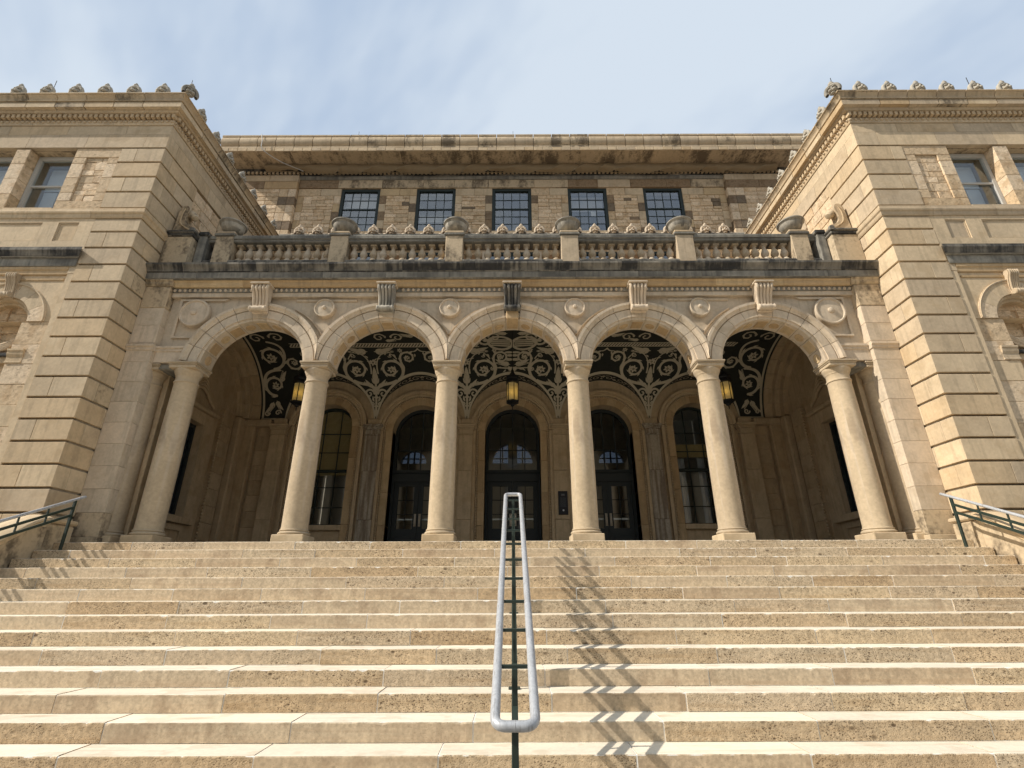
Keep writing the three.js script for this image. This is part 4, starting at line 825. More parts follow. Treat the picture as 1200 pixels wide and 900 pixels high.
  { const yb = [[-0.1, 5.405], [0.08, 5.405], [0.09, 5.43], [0.10, 5.44], [0.11, 5.50], [0.135, 5.525], [0.135, 5.545], [-0.1, 5.545]];
    const js = [-7.4, ...seq(-5.9, 1.48, 9), 7.4];
    for (let i = 0; i < js.length - 1; i++) mesh('bed_moulding', moulding(yb, js[i] + 0.002, js[i + 1] - 0.002, 0.20, 0.5), pick(goldStone), en);
    for (const s of [-1, 1]) mesh('bed_moulding', moulding(yb, s < 0 ? -7.998 : 7.405, s < 0 ? -7.405 : 7.998, 0.245, 0.5), pick(dirty), en); }
  const corona = [[-0.2, 5.55], [0.355, 5.55], [0.36, 5.545], [0.385, 5.55], [0.395, 5.56], [0.40, 5.70], [-0.2, 5.70]], cyma = [[-0.3, 5.705], [0.405, 5.705], [0.42, 5.72], [0.425, 5.75], [0.45, 5.79], [0.485, 5.83], [0.50, 5.85], [0.50, 5.895], [-0.3, 5.90]];
  { let js = [-7.998, ...seq(-6.9, 1.38, 11), 7.998]; for (let i = 0; i < js.length - 1; i++) mesh('corona_stone', moulding(corona, js[i] + 0.003, js[i + 1] - 0.003, 0, 0.5), M.grey, en);
    js = [-7.998, ...seq(-7.2, 1.6, 10), 7.998]; for (let i = 0; i < js.length - 1; i++) mesh('cyma_stone', moulding(cyma, js[i] + 0.002, js[i + 1] - 0.002, 0, 0.5), M.crust, en); }
  mesh('roof_slab', box(-7.995, 7.995, 5.83, 5.9, -4.58, -0.31, 0.005), M.roof, L);
  // vaulted ceiling
  const vt = new THREE.MeshStandardMaterial({ map: vaultTexture(), roughness: 0.95, side: THREE.DoubleSide }), lt = new THREE.MeshStandardMaterial({ map: lunetteTexture(), roughness: 0.95, side: THREE.DoubleSide });
  const vc = part('vaulted_ceiling', L);
  mesh('painted_vault', gridGeo(300, 40, (u, v) => { const x = mix(-7.5, 7.5, u), th = mix(groin(x), Math.PI - groin(x), v); return [x, YS + VB * Math.sin(th), VZ - VA * Math.cos(th), (x + 7.5) / 15, th < Math.PI / 2 ? th / (Math.PI / 2) : 2 - th / (Math.PI / 2)]; }), vt, vc);
  for (const b of BAYS) mesh('painted_lunette', gridGeo(48, 6, (u, v) => { const x = b + LA * -Math.cos(Math.PI * u), y = YS + lunH(x * 0.999999 + b * 0.000001), z0 = -4.6, th = groin(x), z1 = VZ - VA * Math.cos(th); return [x, y, mix(z0, z1, v), u, v]; }), lt, vc);
  for (const b of BAYS) mesh('painted_lunette', gridGeo(48, 6, (u, v) => { const x = b + LA * -Math.cos(Math.PI * u), y = YS + lunH(x * 0.999999 + b * 0.000001), z0 = -0.27, th = groin(x), z1 = VZ + VA * Math.cos(th); return [x, y, mix(z0, z1, v), u, v]; }), lt, vc);
  endThing();
}

// ================================================================= balustrade and ornaments
{
  const B = thing('balustrade', 'weathered stone balustrade with vase balusters along the arcade roof', 'balustrade', [0, 5.9, -0.25]);
  const base = [[-0.24, 5.902], [0.23, 5.902], [0.23, 6.30], [0.21, 6.34], [0.16, 6.36], [-0.2, 6.36], [-0.24, 6.30]], rail = [[-0.17, 6.88], [0.15, 6.88], [0.17, 6.90], [0.17, 6.94], [0.2, 6.96], [0.205, 7.03], [0.18, 7.06], [0.0, 7.085], [-0.2, 7.06], [-0.2, 6.92]];
  const peds = COLS.map(x => x * 1.002), edges = [-7.16, ...peds, 7.16];
  for (let i = 0; i < edges.length - 1; i++) {
    const a = edges[i] + (i ? 0.205 : 0), b = edges[i + 1] - (i < edges.length - 2 ? 0.205 : 0);
    mesh('base_stone', moulding(base, a + 0.001, b - 0.001, -0.25, 0.4), M.crust, B);
    mesh('rail_stone', moulding(rail, a - 0.01, b + 0.01, -0.25, 0.5), M.grey, B);
  }
  const balG = mergeGeometries([lathe([[0, 6.36], [0.06, 6.362], [0.082, 6.385], [0.092, 6.425], [0.085, 6.465], [0.055, 6.50], [0.044, 6.515], [0.05, 6.525], [0.078, 6.56], [0.09, 6.60], [0.086, 6.645], [0.066, 6.70], [0.045, 6.755], [0.038, 6.79], [0.042, 6.80], [0.056, 6.805], [0.056, 6.82], [0.045, 6.825], [0.045, 6.835], [0, 6.836]], 0, 0, -0.25, 18, 0.5), box(-0.074, 0.074, 6.832, 6.882, -0.324, -0.176, 0.006)]);
  for (let i = 1; i < edges.length - 2; i++) { const n = 10, a = edges[i] + 0.205, b = edges[i + 1] - 0.205; for (let k = 0; k < n; k++) { const o = mesh('baluster', balG, pick([arcStone[0], arcStone[1], colStone[2], colStone[0]]), B); o.position.x = mix(a, b, (k + 0.5) / n); } }
  for (const s of [-1, 1]) { const o = mesh('baluster', balG, M.grey, B); o.position.x = s * 7.07; }
  for (const x of peds) { const p = part('pedestal', B);
    mesh('die', box(x - 0.205, x + 0.205, 5.905, 7.02, -0.46, -0.035, 0.012), pick([ashlar[0], dirty[0], ashlar[4]]), p);
    mesh('cap', box(x - 0.245, x + 0.245, 7.023, 7.09, -0.50, 0.0, 0.015), M.grey, p); mesh('cap', box(x - 0.225, x + 0.225, 7.093, 7.16, -0.48, -0.02, 0.02), pick(ashlar), p); }
  for (const s of [-1, 1]) { const X = (a, b) => [Math.min(s * a, s * b), Math.max(s * a, s * b)];
    const p = part('end_pedestal', B);
    mesh('die', box(...X(7.165, 7.36), 5.905, 6.98, -0.46, 0.02, 0.012), M.grey, p); mesh('cap', box(...X(7.13, 7.38), 6.983, 7.10, -0.49, 0.05, 0.025), M.crust, p);
    mesh('die', box(...X(7.38, 7.995), 5.905, 6.83, -0.46, 0.20, 0.012), dirty[s < 0 ? 1 : 0], p);
    mesh('cap', box(...X(7.35, 7.996), 6.833, 6.91, -0.49, 0.23, 0.02), M.crust, p); mesh('cap', box(...X(7.33, 7.994), 6.913, 6.99, -0.5, 0.25, 0.025), M.crust, p); }
  endThing();
}
const urnProf = [[0, 0], [0.15, 0], [0.15, 0.03], [0.11, 0.045], [0.085, 0.07], [0.082, 0.085], [0.12, 0.095], [0.18, 0.125], [0.23, 0.175], [0.255, 0.235], [0.262, 0.275], [0.285, 0.30], [0.308, 0.318], [0.308, 0.345], [0.29, 0.355], [0.25, 0.35], [0.18, 0.37], [0.11, 0.395], [0.05, 0.405], [0, 0.41]];
const urnLabels = ['next to the scroll by the shaded wing', 'second from the shaded wing', 'beside the middle bay toward the shaded wing', 'beside the middle bay toward the sunlit wing', 'second from the sunlit wing', 'next to the scroll by the sunlit wing'];
COLS.forEach((x, i) => {
  const u = thing('stone_urn', 'squat dark stone urn on balustrade pedestal ' + urnLabels[i], 'urn', [x * 1.002, 7.16, -0.25], 'urns on the balustrade pedestals');
  mesh('bowl', lathe([[0, 0.075], ...urnProf.slice(5)], x * 1.002, 7.16, -0.25, 32, 0.5), M.lionStone, u);
  mesh('foot', lathe([...urnProf.slice(0, 6), [0, 0.088]], x * 1.002, 7.16, -0.25, 24, 0.5), M.grey, u);
  endThing();
});
for (const s of [-1, 1]) {
  MX = s;
  const t = thing('scroll_ornament', s < 0 ? 'carved stone scroll on end pedestal against the shaded wing' : 'carved stone scroll on end pedestal against the sunlit wing', 'ornament', [s * 7.78, 6.99, 0], 'scrolls at the balustrade ends');
  const sh = new THREE.Shape(); sh.moveTo(7.98, 6.995); sh.lineTo(7.46, 6.995); sh.bezierCurveTo(7.36, 7.04, 7.42, 7.18, 7.56, 7.20); sh.bezierCurveTo(7.74, 7.24, 7.78, 7.38, 7.74, 7.56); sh.bezierCurveTo(7.66, 7.72, 7.74, 7.86, 7.86, 7.80); sh.bezierCurveTo(7.96, 7.72, 7.93, 7.5, 7.95, 7.3); sh.lineTo(7.98, 6.995);
  const pts = sh.getPoints(10).slice(0, -1);
  mesh('body', plate(pts.map(v => [v.x, v.y]), [], -0.14, 0.10), dirty[2], t);
  for (let k = 0; k < 3; k++) mesh('fillet', tube([[7.50 + 0.03 * k, 7.05 + 0.03 * k, 0.105], [7.66 + 0.02 * k, 7.14 + 0.02 * k, 0.11], [7.82 + 0.01 * k, 7.30, 0.11], [7.84, 7.55, 0.11], [7.80, 7.72, 0.105]], 0.014, 20, 6), ashlar[3], t);
  mesh('roll', lathe([[0, 0], [0.07, 0], [0.1, 0.05], [0.105, 0.16], [0.085, 0.3], [0.06, 0.36], [0, 0.37]], 0, 0, 0, 18, 0.6), dirty[0], t);
  { const o = t.children[t.children.length - 1], g = o.geometry; g.translate(ORG.x, ORG.y, ORG.z); g.rotateX(0.35); g.rotateZ(s * (Math.PI / 2 + 0.75)); g.translate(s * 7.80, 7.72, -0.10); g.translate(-ORG.x, -ORG.y, -ORG.z); }
  mesh('volute', lathe([[0, -0.13], [0.06, -0.13], [0.075, -0.1], [0.075, 0.1], [0.06, 0.13], [0, 0.13]], 7.50, 7.09, 0, 16, 0.6, 'z'), M.grey, t);
  endThing();
}
MX = 1;

// ================================================================= main building behind
{
  const H = thing('main_building', 'main limestone block with five sash windows and doors behind the arcade', 'building', [0, GROUND, -8]);
  const ZB = -4.6;
  // ---- ground floor wall with doors and windows (behind the arcade)
  const DR = 0.80, DY = 3.59, WR = 0.70, WY = 3.74;
  const doors = [-2.71, 0, 2.71], wins = [-5.42, 5.42];
  { // openings reach the floor, so the wall outline itself steps round the doors
    const o = [[8.3, 5.86], [-8.3, 5.86], [-8.3, -0.2]];
    for (const d of doors) { o.push([d - DR, -0.2]); for (let i = 24; i >= 0; i--) { const a = Math.PI * i / 24; o.push([d + DR * Math.cos(a), DY + DR * Math.sin(a)]); } o.push([d + DR, -0.2]); }
    o.push([8.3, -0.2]);
    mesh('back_wall', plate(o, wins.map(w => archHole(w, WR, 0.92, WY)), -5.1, ZB), innerStone[1], H); }
  const surround = (c, r, y0, ys, m) => {
    const p = part('arch_surround', H), z1 = ZB + 0.05;
    const prof = [[r, ZB - 0.45], [r, z1], [r + 0.2, z1], [r + 0.2, z1 + 0.02], [r + 0.215, z1 + 0.03], [r + 0.235, z1 + 0.03], [r + 0.245, z1 - 0.01], [r + 0.245, ZB - 0.45]];
    const n = 11; for (let i = 0; i < n; i++) mesh('voussoir', arcSweep(prof, c, ys, Math.PI * i / n + 0.003, Math.PI * (i + 1) / n - 0.003, 4, 9, 0.3), pick(goldStone), p);
    mesh('outer_ring', arcSweep([[r + 0.26, ZB - 0.02], [r + 0.26, z1 + 0.045], [r + 0.30, z1 + 0.06], [r + 0.34, z1 + 0.05], [r + 0.36, z1 + 0.09], [r + 0.43, z1 + 0.10], [r + 0.44, ZB - 0.02]], c, ys, 0.01, Math.PI - 0.01, 30, 1.33, 0.4), pick(innerStone), p);
    for (const s of [-1, 1]) { let y = y0; const hs = (ys - y0) / 4; for (let i = 0; i < 4; i++) { const X = (a, b) => [Math.min(c + s * a, c + s * b), Math.max(c + s * a, c + s * b)]; mesh('jamb_stone', box(...X(r, r + 0.2), y + 0.003, y + hs - 0.003, ZB - 0.45, z1, 0.006), pick(goldStone), p); y += hs; }
      const X = (a, b) => [Math.min(c + s * a, c + s * b), Math.max(c + s * a, c + s * b)];
      mesh('jamb_moulding', box(...X(r + 0.26, r + 0.36), y0, ys, ZB - 0.02, z1 + 0.05, 0.012), pick(innerStone), p); }
    // carved guilloche strip
    const g = [], e0 = new THREE.SphereGeometry(0.027, 6, 4); const put = (x, y) => { const e = e0.clone(); e.scale(1, 1.15, 0.7); e.translate(x, y, z1 + 0.03); g.push(finish(e)); };
    for (const s of [-1, 1]) for (let y = y0 + 0.06; y < ys; y += 0.075) put(c + s * (r + 0.225), y);
    const na = Math.round(Math.PI * (r + 0.225) / 0.072); for (let i = 0; i <= na; i++) { const a = Math.PI * i / na; put(c + (r + 0.225) * Math.cos(a), ys + (r + 0.225) * Math.sin(a)); }
    const o = mesh('carved_strip', mergeGeometries(g), innerStone[2], p); o.userData.kind = 'stuff';
  };
  for (const d of doors) surround(d, DR, 0, DY);
  for (const w of wins) { surround(w, WR, 0.0, WY); mesh('window_sill', box(w - 0.72, w + 0.72, 0.78, 0.92, -5.05, ZB + 0.10, 0.015), innerStone[2], H); for (const [a, b] of [[-0.69, -0.02], [0.02, 0.69]]) mesh('apron_stone', box(w + a, w + b, 0.02, 0.775, -5.05, ZB - 0.05, 0.01), pick(innerStone), H); }
  // pilasters
  const pil = (x, w, m, z = 0.14) => { const p = part('pilaster', H); let y = 0.02; for (const h of [1.02, 1.35, 1.05]) { mesh('pilaster_stone', box(x - w / 2, x + w / 2, y + 0.003, y + h - 0.003, ZB - 0.02, ZB + z, 0.01), m || pick(innerStone), p); y += h; }
    const q = [[0, 3.44], [0.02, 3.45], [0.02, 3.475], [0.0, 3.48], [0.0, 3.60], [0.03, 3.63], [0.05, 3.66], [0.05, 3.70], [0.075, 3.71], [0.075, 3.76]]; const F = [[-w / 2, ZB + 0.01], [-w / 2, ZB + z], [w / 2, ZB + z], [w / 2, ZB + 0.01]];
    let i = 0; for (const [y0, y1, e] of [[3.44, 3.475, 0.02], [3.477, 3.61, 0.002], [3.612, 3.655, 0.03], [3.657, 3.70, 0.05], [3.702, 3.765, 0.07]]) mesh('capital', box(x - w / 2 - e, x + w / 2 + e, y0, y1, ZB, ZB + z + e, 0.01), m || innerStone[i++ % 4], p);
    mesh('impost', box(x - w / 2 + 0.02, x + w / 2 - 0.02, 3.767, 3.95, ZB, ZB + z - 0.03, 0.015), innerStone[1], p); };
  for (const x of [-1.355, 1.355]) pil(x, 0.40, innerStone[2]);
  for (const x of [-4.065, 4.065]) pil(x, 0.42, M.streak);
  for (const s of [-1, 1]) { pil(s * 6.80, 0.42, innerStone[2], 0.2); let y = 0; for (let i = 0; i < 9; i++) { mesh('corner_block', box(Math.min(s * 7.04, s * 7.44), Math.max(s * 7.04, s * 7.44), y + 0.003, y + 0.427, ZB, ZB + 0.06, 0.008), pick(innerStone), H); y += 0.43; } mesh('corner_pier', box(Math.min(s * 7.5, s * 7.998), Math.max(s * 7.5, s * 7.998), 0, 3.9, ZB + 0.002, ZB + 0.2, 0.03), innerStone[3], H); mesh('corner_pier', box(Math.min(s * 7.78, s * 7.997), Math.max(s * 7.78, s * 7.997), 0, 3.9, ZB + 0.203, ZB + 0.5, 0.04), innerStone[0], H); mesh('impost_band', box(Math.min(s * 7.04, s * 7.99), Math.max(s * 7.04, s * 7.99), 3.7, 3.9, ZB + 0.01, ZB + 0.26, 0.03), innerStone[1], H); }
  // doors
  for (const d of doors) {
    const D = part('door', H), z = -5.02, m = M.doorPaint;
    mesh('frame', plate([[d - DR, 0], [d - DR + 0.08, 0], [d - DR + 0.08, 2.2], [d + DR - 0.08, 2.2], [d + DR - 0.08, 0], [d + DR, 0], [d + DR, DY], ...Array.from({ length: 23 }, (_, i) => [d + DR * Math.cos(Math.PI * (i + 1) / 24), DY + DR * Math.sin(Math.PI * (i + 1) / 24)]), [d - DR, DY]], [archHole(d, DR - 0.09, 2.52, DY, 20)], z - 0.06, z + 0.06), m, D);
    mesh('transom', moulding([[-0.02, 2.18], [0.02, 2.18], [0.03, 2.24], [0.03, 2.40], [0.06, 2.44], [0.06, 2.50], [-0.02, 2.52]], d - DR + 0.01, d + DR - 0.01, z + 0.06, 0.4), m, D);
    mesh('fanlight_pane', plate(archHole(d, DR - 0.08, 2.51, DY, 20), [], z - 0.005, z + 0.003), glass, D);
    for (const x of [-0.36, 0, 0.36]) mesh('glazing_bar', box(d + x - 0.014, d + x + 0.014, 2.51, DY + Math.sqrt(0.5 - x * x), z - 0.02, z + 0.02, 0.004), m, D);
    mesh('glazing_bar', box(d - 0.71, d + 0.71, 3.1, 3.13, z - 0.018, z + 0.018, 0.004), m, D);
    for (const s of [-1, 1]) {
      const x0 = s < 0 ? d - 0.715 : d + 0.004, x1 = s < 0 ? d - 0.004 : d + 0.715;
      const gx0 = x0 + 0.13, gx1 = x1 - 0.13;
      mesh('leaf', plate(rect(x0, x1, 0.02, 2.19), [rect(gx0, gx1, 0.86, 2.05)], z - 0.025, z + 0.025), m, D);
      mesh('leaf_panel', box(gx0, gx1, 0.16, 0.66, z + 0.02, z + 0.036, 0.012), m, D);
      for (let i = 0; i < 2; i++) for (let j = 0; j < 3; j++) mesh('pane', box(mix(gx0, gx1, i / 2) + 0.004, mix(gx0, gx1, (i + 1) / 2) - 0.004, 0.86 + 0.397 * j + 0.004, 0.86 + 0.397 * (j + 1) - 0.004, z - 0.004, z + 0.004, 0.001), glass, D);
      mesh('glazing_bar', box((gx0 + gx1) / 2 - 0.01, (gx0 + gx1) / 2 + 0.01, 0.86, 2.05, z - 0.016, z + 0.016, 0.003), m, D);
      for (let j = 1; j < 3; j++) mesh('glazing_bar', box(gx0, gx1, 0.86 + 0.397 * j - 0.01, 0.86 + 0.397 * j + 0.01, z - 0.015, z + 0.015, 0.003), m, D);
      mesh('push_bar', box(gx0 - 0.02, gx1 + 0.02, 1.10, 1.155, z - 0.1, z - 0.06, 0.01), M.steel, D);
      const hx = d + s * 0.065; mesh('handle', tube([[hx, 0.95, z + 0.02], [hx, 0.97, z + 0.09], [hx, 1.1, z + 0.10], [hx, 1.23, z + 0.09], [hx, 1.25, z + 0.02]], 0.014, 18, 8), M.metal, D);
      mesh('lock_plate', box(hx - 0.03, hx + 0.03, 0.93, 1.27, z + 0.024, z + 0.03, 0.003), M.metal, D);
    }
  }
  // ground floor windows
  for (const w of wins) {
    const D = part('arched_window', H), z = -4.98, m = M.sashGreen;
    mesh('frame', plate(archHole(w, WR, 0.92, WY, 20), [archHole(w, WR - 0.07, 0.99, WY, 20)], z - 0.04, z + 0.04), m, D);
    for (const x of [-0.24, 0.24]) mesh('glazing_bar', box(w + x - 0.013, w + x + 0.013, 0.98, WY + Math.sqrt(0.40 - x * x), z - 0.015, z + 0.02, 0.003), m, D);
    for (const y of [1.45, 2.02, 3.05, 3.62]) mesh('glazing_bar', box(w - 0.65, w + 0.65, y - 0.012, y + 0.012, z - 0.014, z + 0.018, 0.003), m, D);
    mesh('meeting_rail', box(w - 0.65, w + 0.65, 2.46, 2.54, z - 0.03, z + 0.03, 0.006), m, D);
    mesh('pane', plate(archHole(w, WR - 0.06, 0.98, WY, 20), [], z - 0.004, z + 0.004), glass, D);
    if (w < 0) mesh('roller_blind', box(w - 0.66, w + 0.66, 2.42, 4.4, z - 0.22, z - 0.20, 0.004), M.blind, D);
    else {
      for (const [a, b] of [[-0.66, -0.28], [0.1, 0.30]]) { const pts = []; const n = 24; for (let i = 0; i <= n; i++) pts.push([w + mix(a, b, i / n), z - 0.25 + 0.03 * Math.sin(i * 1.7)]); const so = new Soup(); for (let i = 0; i < n; i++) { const [xa, za] = pts[i], [xb, zb] = pts[i + 1]; so.quad([xa, 1.0, za], [xb, 1.0, zb], [xb, 2.9, zb], [xa, 2.9, za]); so.quad([xa, 2.9, za - 0.01], [xb, 2.9, zb - 0.01], [xb, 1.0, zb - 0.01], [xa, 1.0, za - 0.01]); } mesh('curtain', finish(solid(so)), M.curtain, D); }
      mesh('roller_blind', box(w - 0.66, w + 0.66, 2.95, 3.35, z - 0.3, z - 0.28, 0.004), M.blind, D);
    }
    mesh('room', box(w - 0.9, w + 0.9, 0.3, 4.8, -7.6, -7.4, 0.01), M.dark, D);
    for (const s of [-1, 1]) mesh('room', box(w + s * 1.0 - 0.05, w + s * 1.0 + 0.05, 0.3, 4.8, -7.5, -5.11, 0.01), M.dark, D);
    mesh('room', box(w - 1.0, w + 1.0, 4.81, 4.9, -7.6, -5.11, 0.01), M.dark, D); mesh('room', box(w - 1.0, w + 1.0, 0.2, 0.29, -7.6, -5.11, 0.01), M.dark, D);
  }
  // entrance hall: floor, ceiling, side walls and a far wall with round-headed lights to the sky
  { const hall = part('entrance_hall', H);
    mesh('floor', box(-8.3, 8.3, -0.3, -0.2, -12.3, -5.1, 0.01), M.hall, hall);
    mesh('floor', box(-4.3, 4.3, -0.18, -0.01, -12, -5.11, 0.01), M.hall, hall);
    mesh('ceiling', box(-8.3, 8.3, 6.0, 6.1, -12.3, -5.11, 0.01), M.hall, hall);
    for (const s of [-1, 1]) mesh('side_wall', box(s * 5.9 - 0.1, s * 5.9 + 0.1, 0, 5.98, -12, -7.7, 0.01), M.hall, hall);
    for (const s of [-1, 1]) mesh('side_wall', box(s * 4.2 - 0.06, s * 4.2 + 0.06, 0, 5.98, -7.7, -5.11, 0.01), M.hall, hall);
    mesh('far_wall', plate(rect(-8.3, 8.3, -0.2, 6.0), [[-4.3, 0.55], [0, 0.88], [4.3, 0.55]].map(([c, r]) => archHole(c, r, 4.40, 4.42, 14)), -12.3, -12.0), M.hall, hall);
    for (const [c, r] of [[-4.3, 0.55], [0, 0.88], [4.3, 0.55]]) { for (const k of [-0.5, 0, 0.5]) mesh('glazing_bar', box(c + k * r - 0.03, c + k * r + 0.03, 4.40, 4.42 + r * Math.sqrt(1 - k * k), -12.2, -12.1, 0.004), M.black, hall); mesh('glazing_bar', box(c - r, c + r, 4.62, 4.66, -12.19, -12.11, 0.004), M.black, hall); }
    for (const [c, r] of [[-4.3, 0.55], [0, 0.88], [4.3, 0.55]]) mesh('pane', plate(archHole(c, r + 0.02, 4.39, 4.42, 14), [], -12.16, -12.15), smokedGlass, hall);
    mesh('far_pier', box(-0.2, 0.2, 4.3, 5.9, -12, -11.9, 0.01), M.hall, hall);
  }
  // ---- wall behind the balustrade
  mesh('middle_backing', box(-8.03, 8.03, 5.91, 10.36, -5.1, ZB - 0.06, 0.01), M.joint, H);
  { const p = part('middle_wall', H); let y = 8.4; for (let r = 0; r < 4; r++) { let x = -7.98; while (x < 7.9) { let w = rr(0.5, 1.1); if (7.98 - x - w < 0.35) w = 7.98 - x; mesh('ashlar_stone', box(x + 0.004, x + w - 0.004, y + 0.004, y + 0.436, ZB - 0.1, ZB + rr(0, 0.012), 0.012), pick([...rubble, goldStone[1], soot[1]]), p); x += w; } y += 0.44; }
    for (const b of BAYS) {
      mesh('window_frame', plate(rect(b - 0.85, b + 0.85, 6.6, 9.9), [rect(b - 0.76, b - 0.03, 6.7, 9.8), rect(b + 0.03, b + 0.76, 6.7, 9.8)], ZB - 0.02, ZB + 0.06), M.sashGreen, p);
      mesh('window_pane', box(b - 0.8, b + 0.8, 6.65, 9.85, ZB + 0.0, ZB + 0.008, 0.001), paneGlass, p);
      for (let k = 0; k < 9; k++) mesh('louvre', box(b - 0.78, b + 0.78, 8.3 + k * 0.16, 8.34 + k * 0.16, ZB + 0.015, ZB + 0.05, 0.004), M.wood, p);
      for (const q of [-1, 1]) mesh('window_jamb', box(b + q * 0.93 - 0.07, b + q * 0.93 + 0.07, 6.6, 9.9, ZB, ZB + 0.12, 0.01), arcStone[2], p);
    }
    for (const x of [-4.065, -1.355, 1.355, 4.065]) mesh('timber_panel', box(x - 0.3, x + 0.3, 6.6, 9.8, ZB, ZB + 0.06, 0.01), M.wood, p); }
  mesh('crest_wall', box(-8.0, 8.0, 10.362, 10.50, -4.36, -4.27, 0.02), arcStone[0], H);
  mesh('ledge', moulding([[-0.06, 10.16], [0.3, 10.16], [0.34, 10.2], [0.4, 10.28], [0.46, 10.31], [0.46, 10.36], [-0.06, 10.36]], -8.02, 8.02, ZB, 0.4), M.grey, H);
  { const crest = part('lion_crest', H); for (let i = -12; i < 12; i++) lion('lion_head', crest, (i + 0.5) * 0.625, 10.355, -4.22, 0, arcStone[2], 1.08); }
  // ---- upper storey
  const UW = BAYS.map(b => b * 1.004), hw = 0.70, WB = 10.82, WT = 12.75;
  mesh('upper_backing', plate(rect(-10.5, 10.5, 10.365, 13.7), UW.map(c => rect(c - hw - 0.0, c + hw + 0.0, WB, WT)), -5.0, ZB - 0.03), M.joint, H);
  for (const c of UW) {
    const D = part('sash_window', H), z = ZB - 0.10, m = M.sashGreen;
    mesh('frame', plate(rect(c - hw, c + hw, WB, WT), [rect(c - hw + 0.10, c + hw - 0.10, WB + 0.06, WT - 0.10)], z - 0.06, z + 0.06), m, D);
    mesh('meeting_rail', box(c - hw + 0.09, c + hw - 0.09, 11.83, 11.885, z - 0.03, z + 0.03, 0.004), m, D);
    const gx0 = c - hw + 0.11, gx1 = c + hw - 0.11, rows = [[10.89, 11.20], [11.22, 11.52], [11.54, 11.82], [11.895, 12.26], [12.28, 12.64]];
    for (let i = 1; i < 4; i++) mesh('glazing_bar', box(mix(gx0, gx1, i / 4) - 0.013, mix(gx0, gx1, i / 4) + 0.013, WB + 0.05, WT - 0.09, z - 0.014, z + 0.014, 0.003), m, D);
    for (const y of [11.21, 11.53, 12.27]) mesh('glazing_bar', box(gx0, gx1, y - 0.013, y + 0.013, z - 0.013, z + 0.013, 0.003), m, D);
    for (let i = 0; i < 4; i++) for (const [y0, y1] of rows) { const g = box(-0.137, 0.137, y0 - (y0 + y1) / 2, y1 - (y0 + y1) / 2, -0.003, 0.003, 0.001); const o = mesh('pane', g, sashGlass, D); g.translate(ORG.x, ORG.y, ORG.z); o.position.set(mix(gx0, gx1, (i + 0.5) / 4) - ORG.x, (y0 + y1) / 2 - ORG.y, z - ORG.z); o.rotation.set(rr(-0.022, 0.022), rr(-0.022, 0.022), 0); }
    const bl = { 0: [12.2, 12.66], 1: [11.55, 11.84], 3: [12.0, 12.66] }[UW.indexOf(c)]; if (bl) mesh('blind', box(c - hw + 0.1, c + hw - 0.1, bl[0], bl[1], z - 0.3, z - 0.29, 0.003), M.curtain, D);
    if (UW.indexOf(c) === 3) mesh('paper_notice', box(c + 0.1, c + 0.3, 11.55, 11.78, z - 0.02, z - 0.015, 0.001), M.curtain, D);
    mesh('stop', box(c - hw + 0.0, c + hw, WB - 0.12, WB - 0.002, ZB - 0.2, ZB + 0.05, 0.01), pick(ashlar), D);
  }
  // wall stones between the windows: dressed edge blocks, coursed rubble between
  const piers = []; { let x = -7.70; for (const c of UW) { piers.push([x, c - hw]); x = c + hw; } piers.push([x, 7.70]); }
  const edge = [...rough, ashlar[0], ashlar[2], ashlar[1], goldStone[2], soot[0], soot[1], soot[2], soot[0], goldStone[0]];
  for (const [a, b] of piers) {
    const p = part('window_pier', H); const ew = 0.24;
    const st = (x0, x1, y0, y1, m, dz = 0) => { if (x1 - x0 > 0.03 && y1 - y0 > 0.02) mesh('wall_stone', box(x0 + 0.004, x1 - 0.004, y0 + 0.004, y1 - 0.004, ZB - 0.06, ZB + dz, 0.01), m, p); };
    const mid = (a + b) / 2 + rr(-0.1, 0.1); st(a, mid, 12.42, 12.75, pick([ashlar[0], goldStone[2], rough[1]])); st(mid, b, 12.42, 12.75, pick([ashlar[0], goldStone[2], rough[1]]));
    let y = 12.42, i = 0; for (const h of [0.36, 0.36, 0.37, 0.36, 0.36, 0.3]) { st(a, a + ew, y - h, y, pick(edge)); st(b - ew, b, y - h, y, pick(edge)); y -= h; }
    y = 12.42; while (y > 10.4) { const h = rr(0.10, 0.21); let x = a + ew; while (x < b - ew - 0.02) { let w = rr(0.22, 0.5); if (b - ew - x - w < 0.16) w = b - ew - x; st(x, x + w, Math.max(10.37, y - h), y, R() < 0.015 ? pick(soot) : pick(rubble), rr(-0.01, 0.012)); x += w; } y -= h; }
  }
  { const p = part('lintel_course', H); let x = -7.7; while (x < 7.65) { let w = rr(0.8, 1.7); if (7.7 - x - w < 0.5) w = 7.7 - x; mesh('lintel_stone', box(x + 0.003, x + w - 0.003, 12.757, 13.12, ZB - 0.06, ZB + 0.03, 0.01), pick([dirty[0], dirty[1], dirty[2], ashlar[4], soot[1]]), p); x += w; } }
  mesh('ledge', moulding([[-0.06, 13.123], [0.05, 13.123], [0.07, 13.16], [0.09, 13.18], [0.09, 13.25], [-0.06, 13.25]], -7.7, 7.7, ZB, 0.4), M.grey, H);
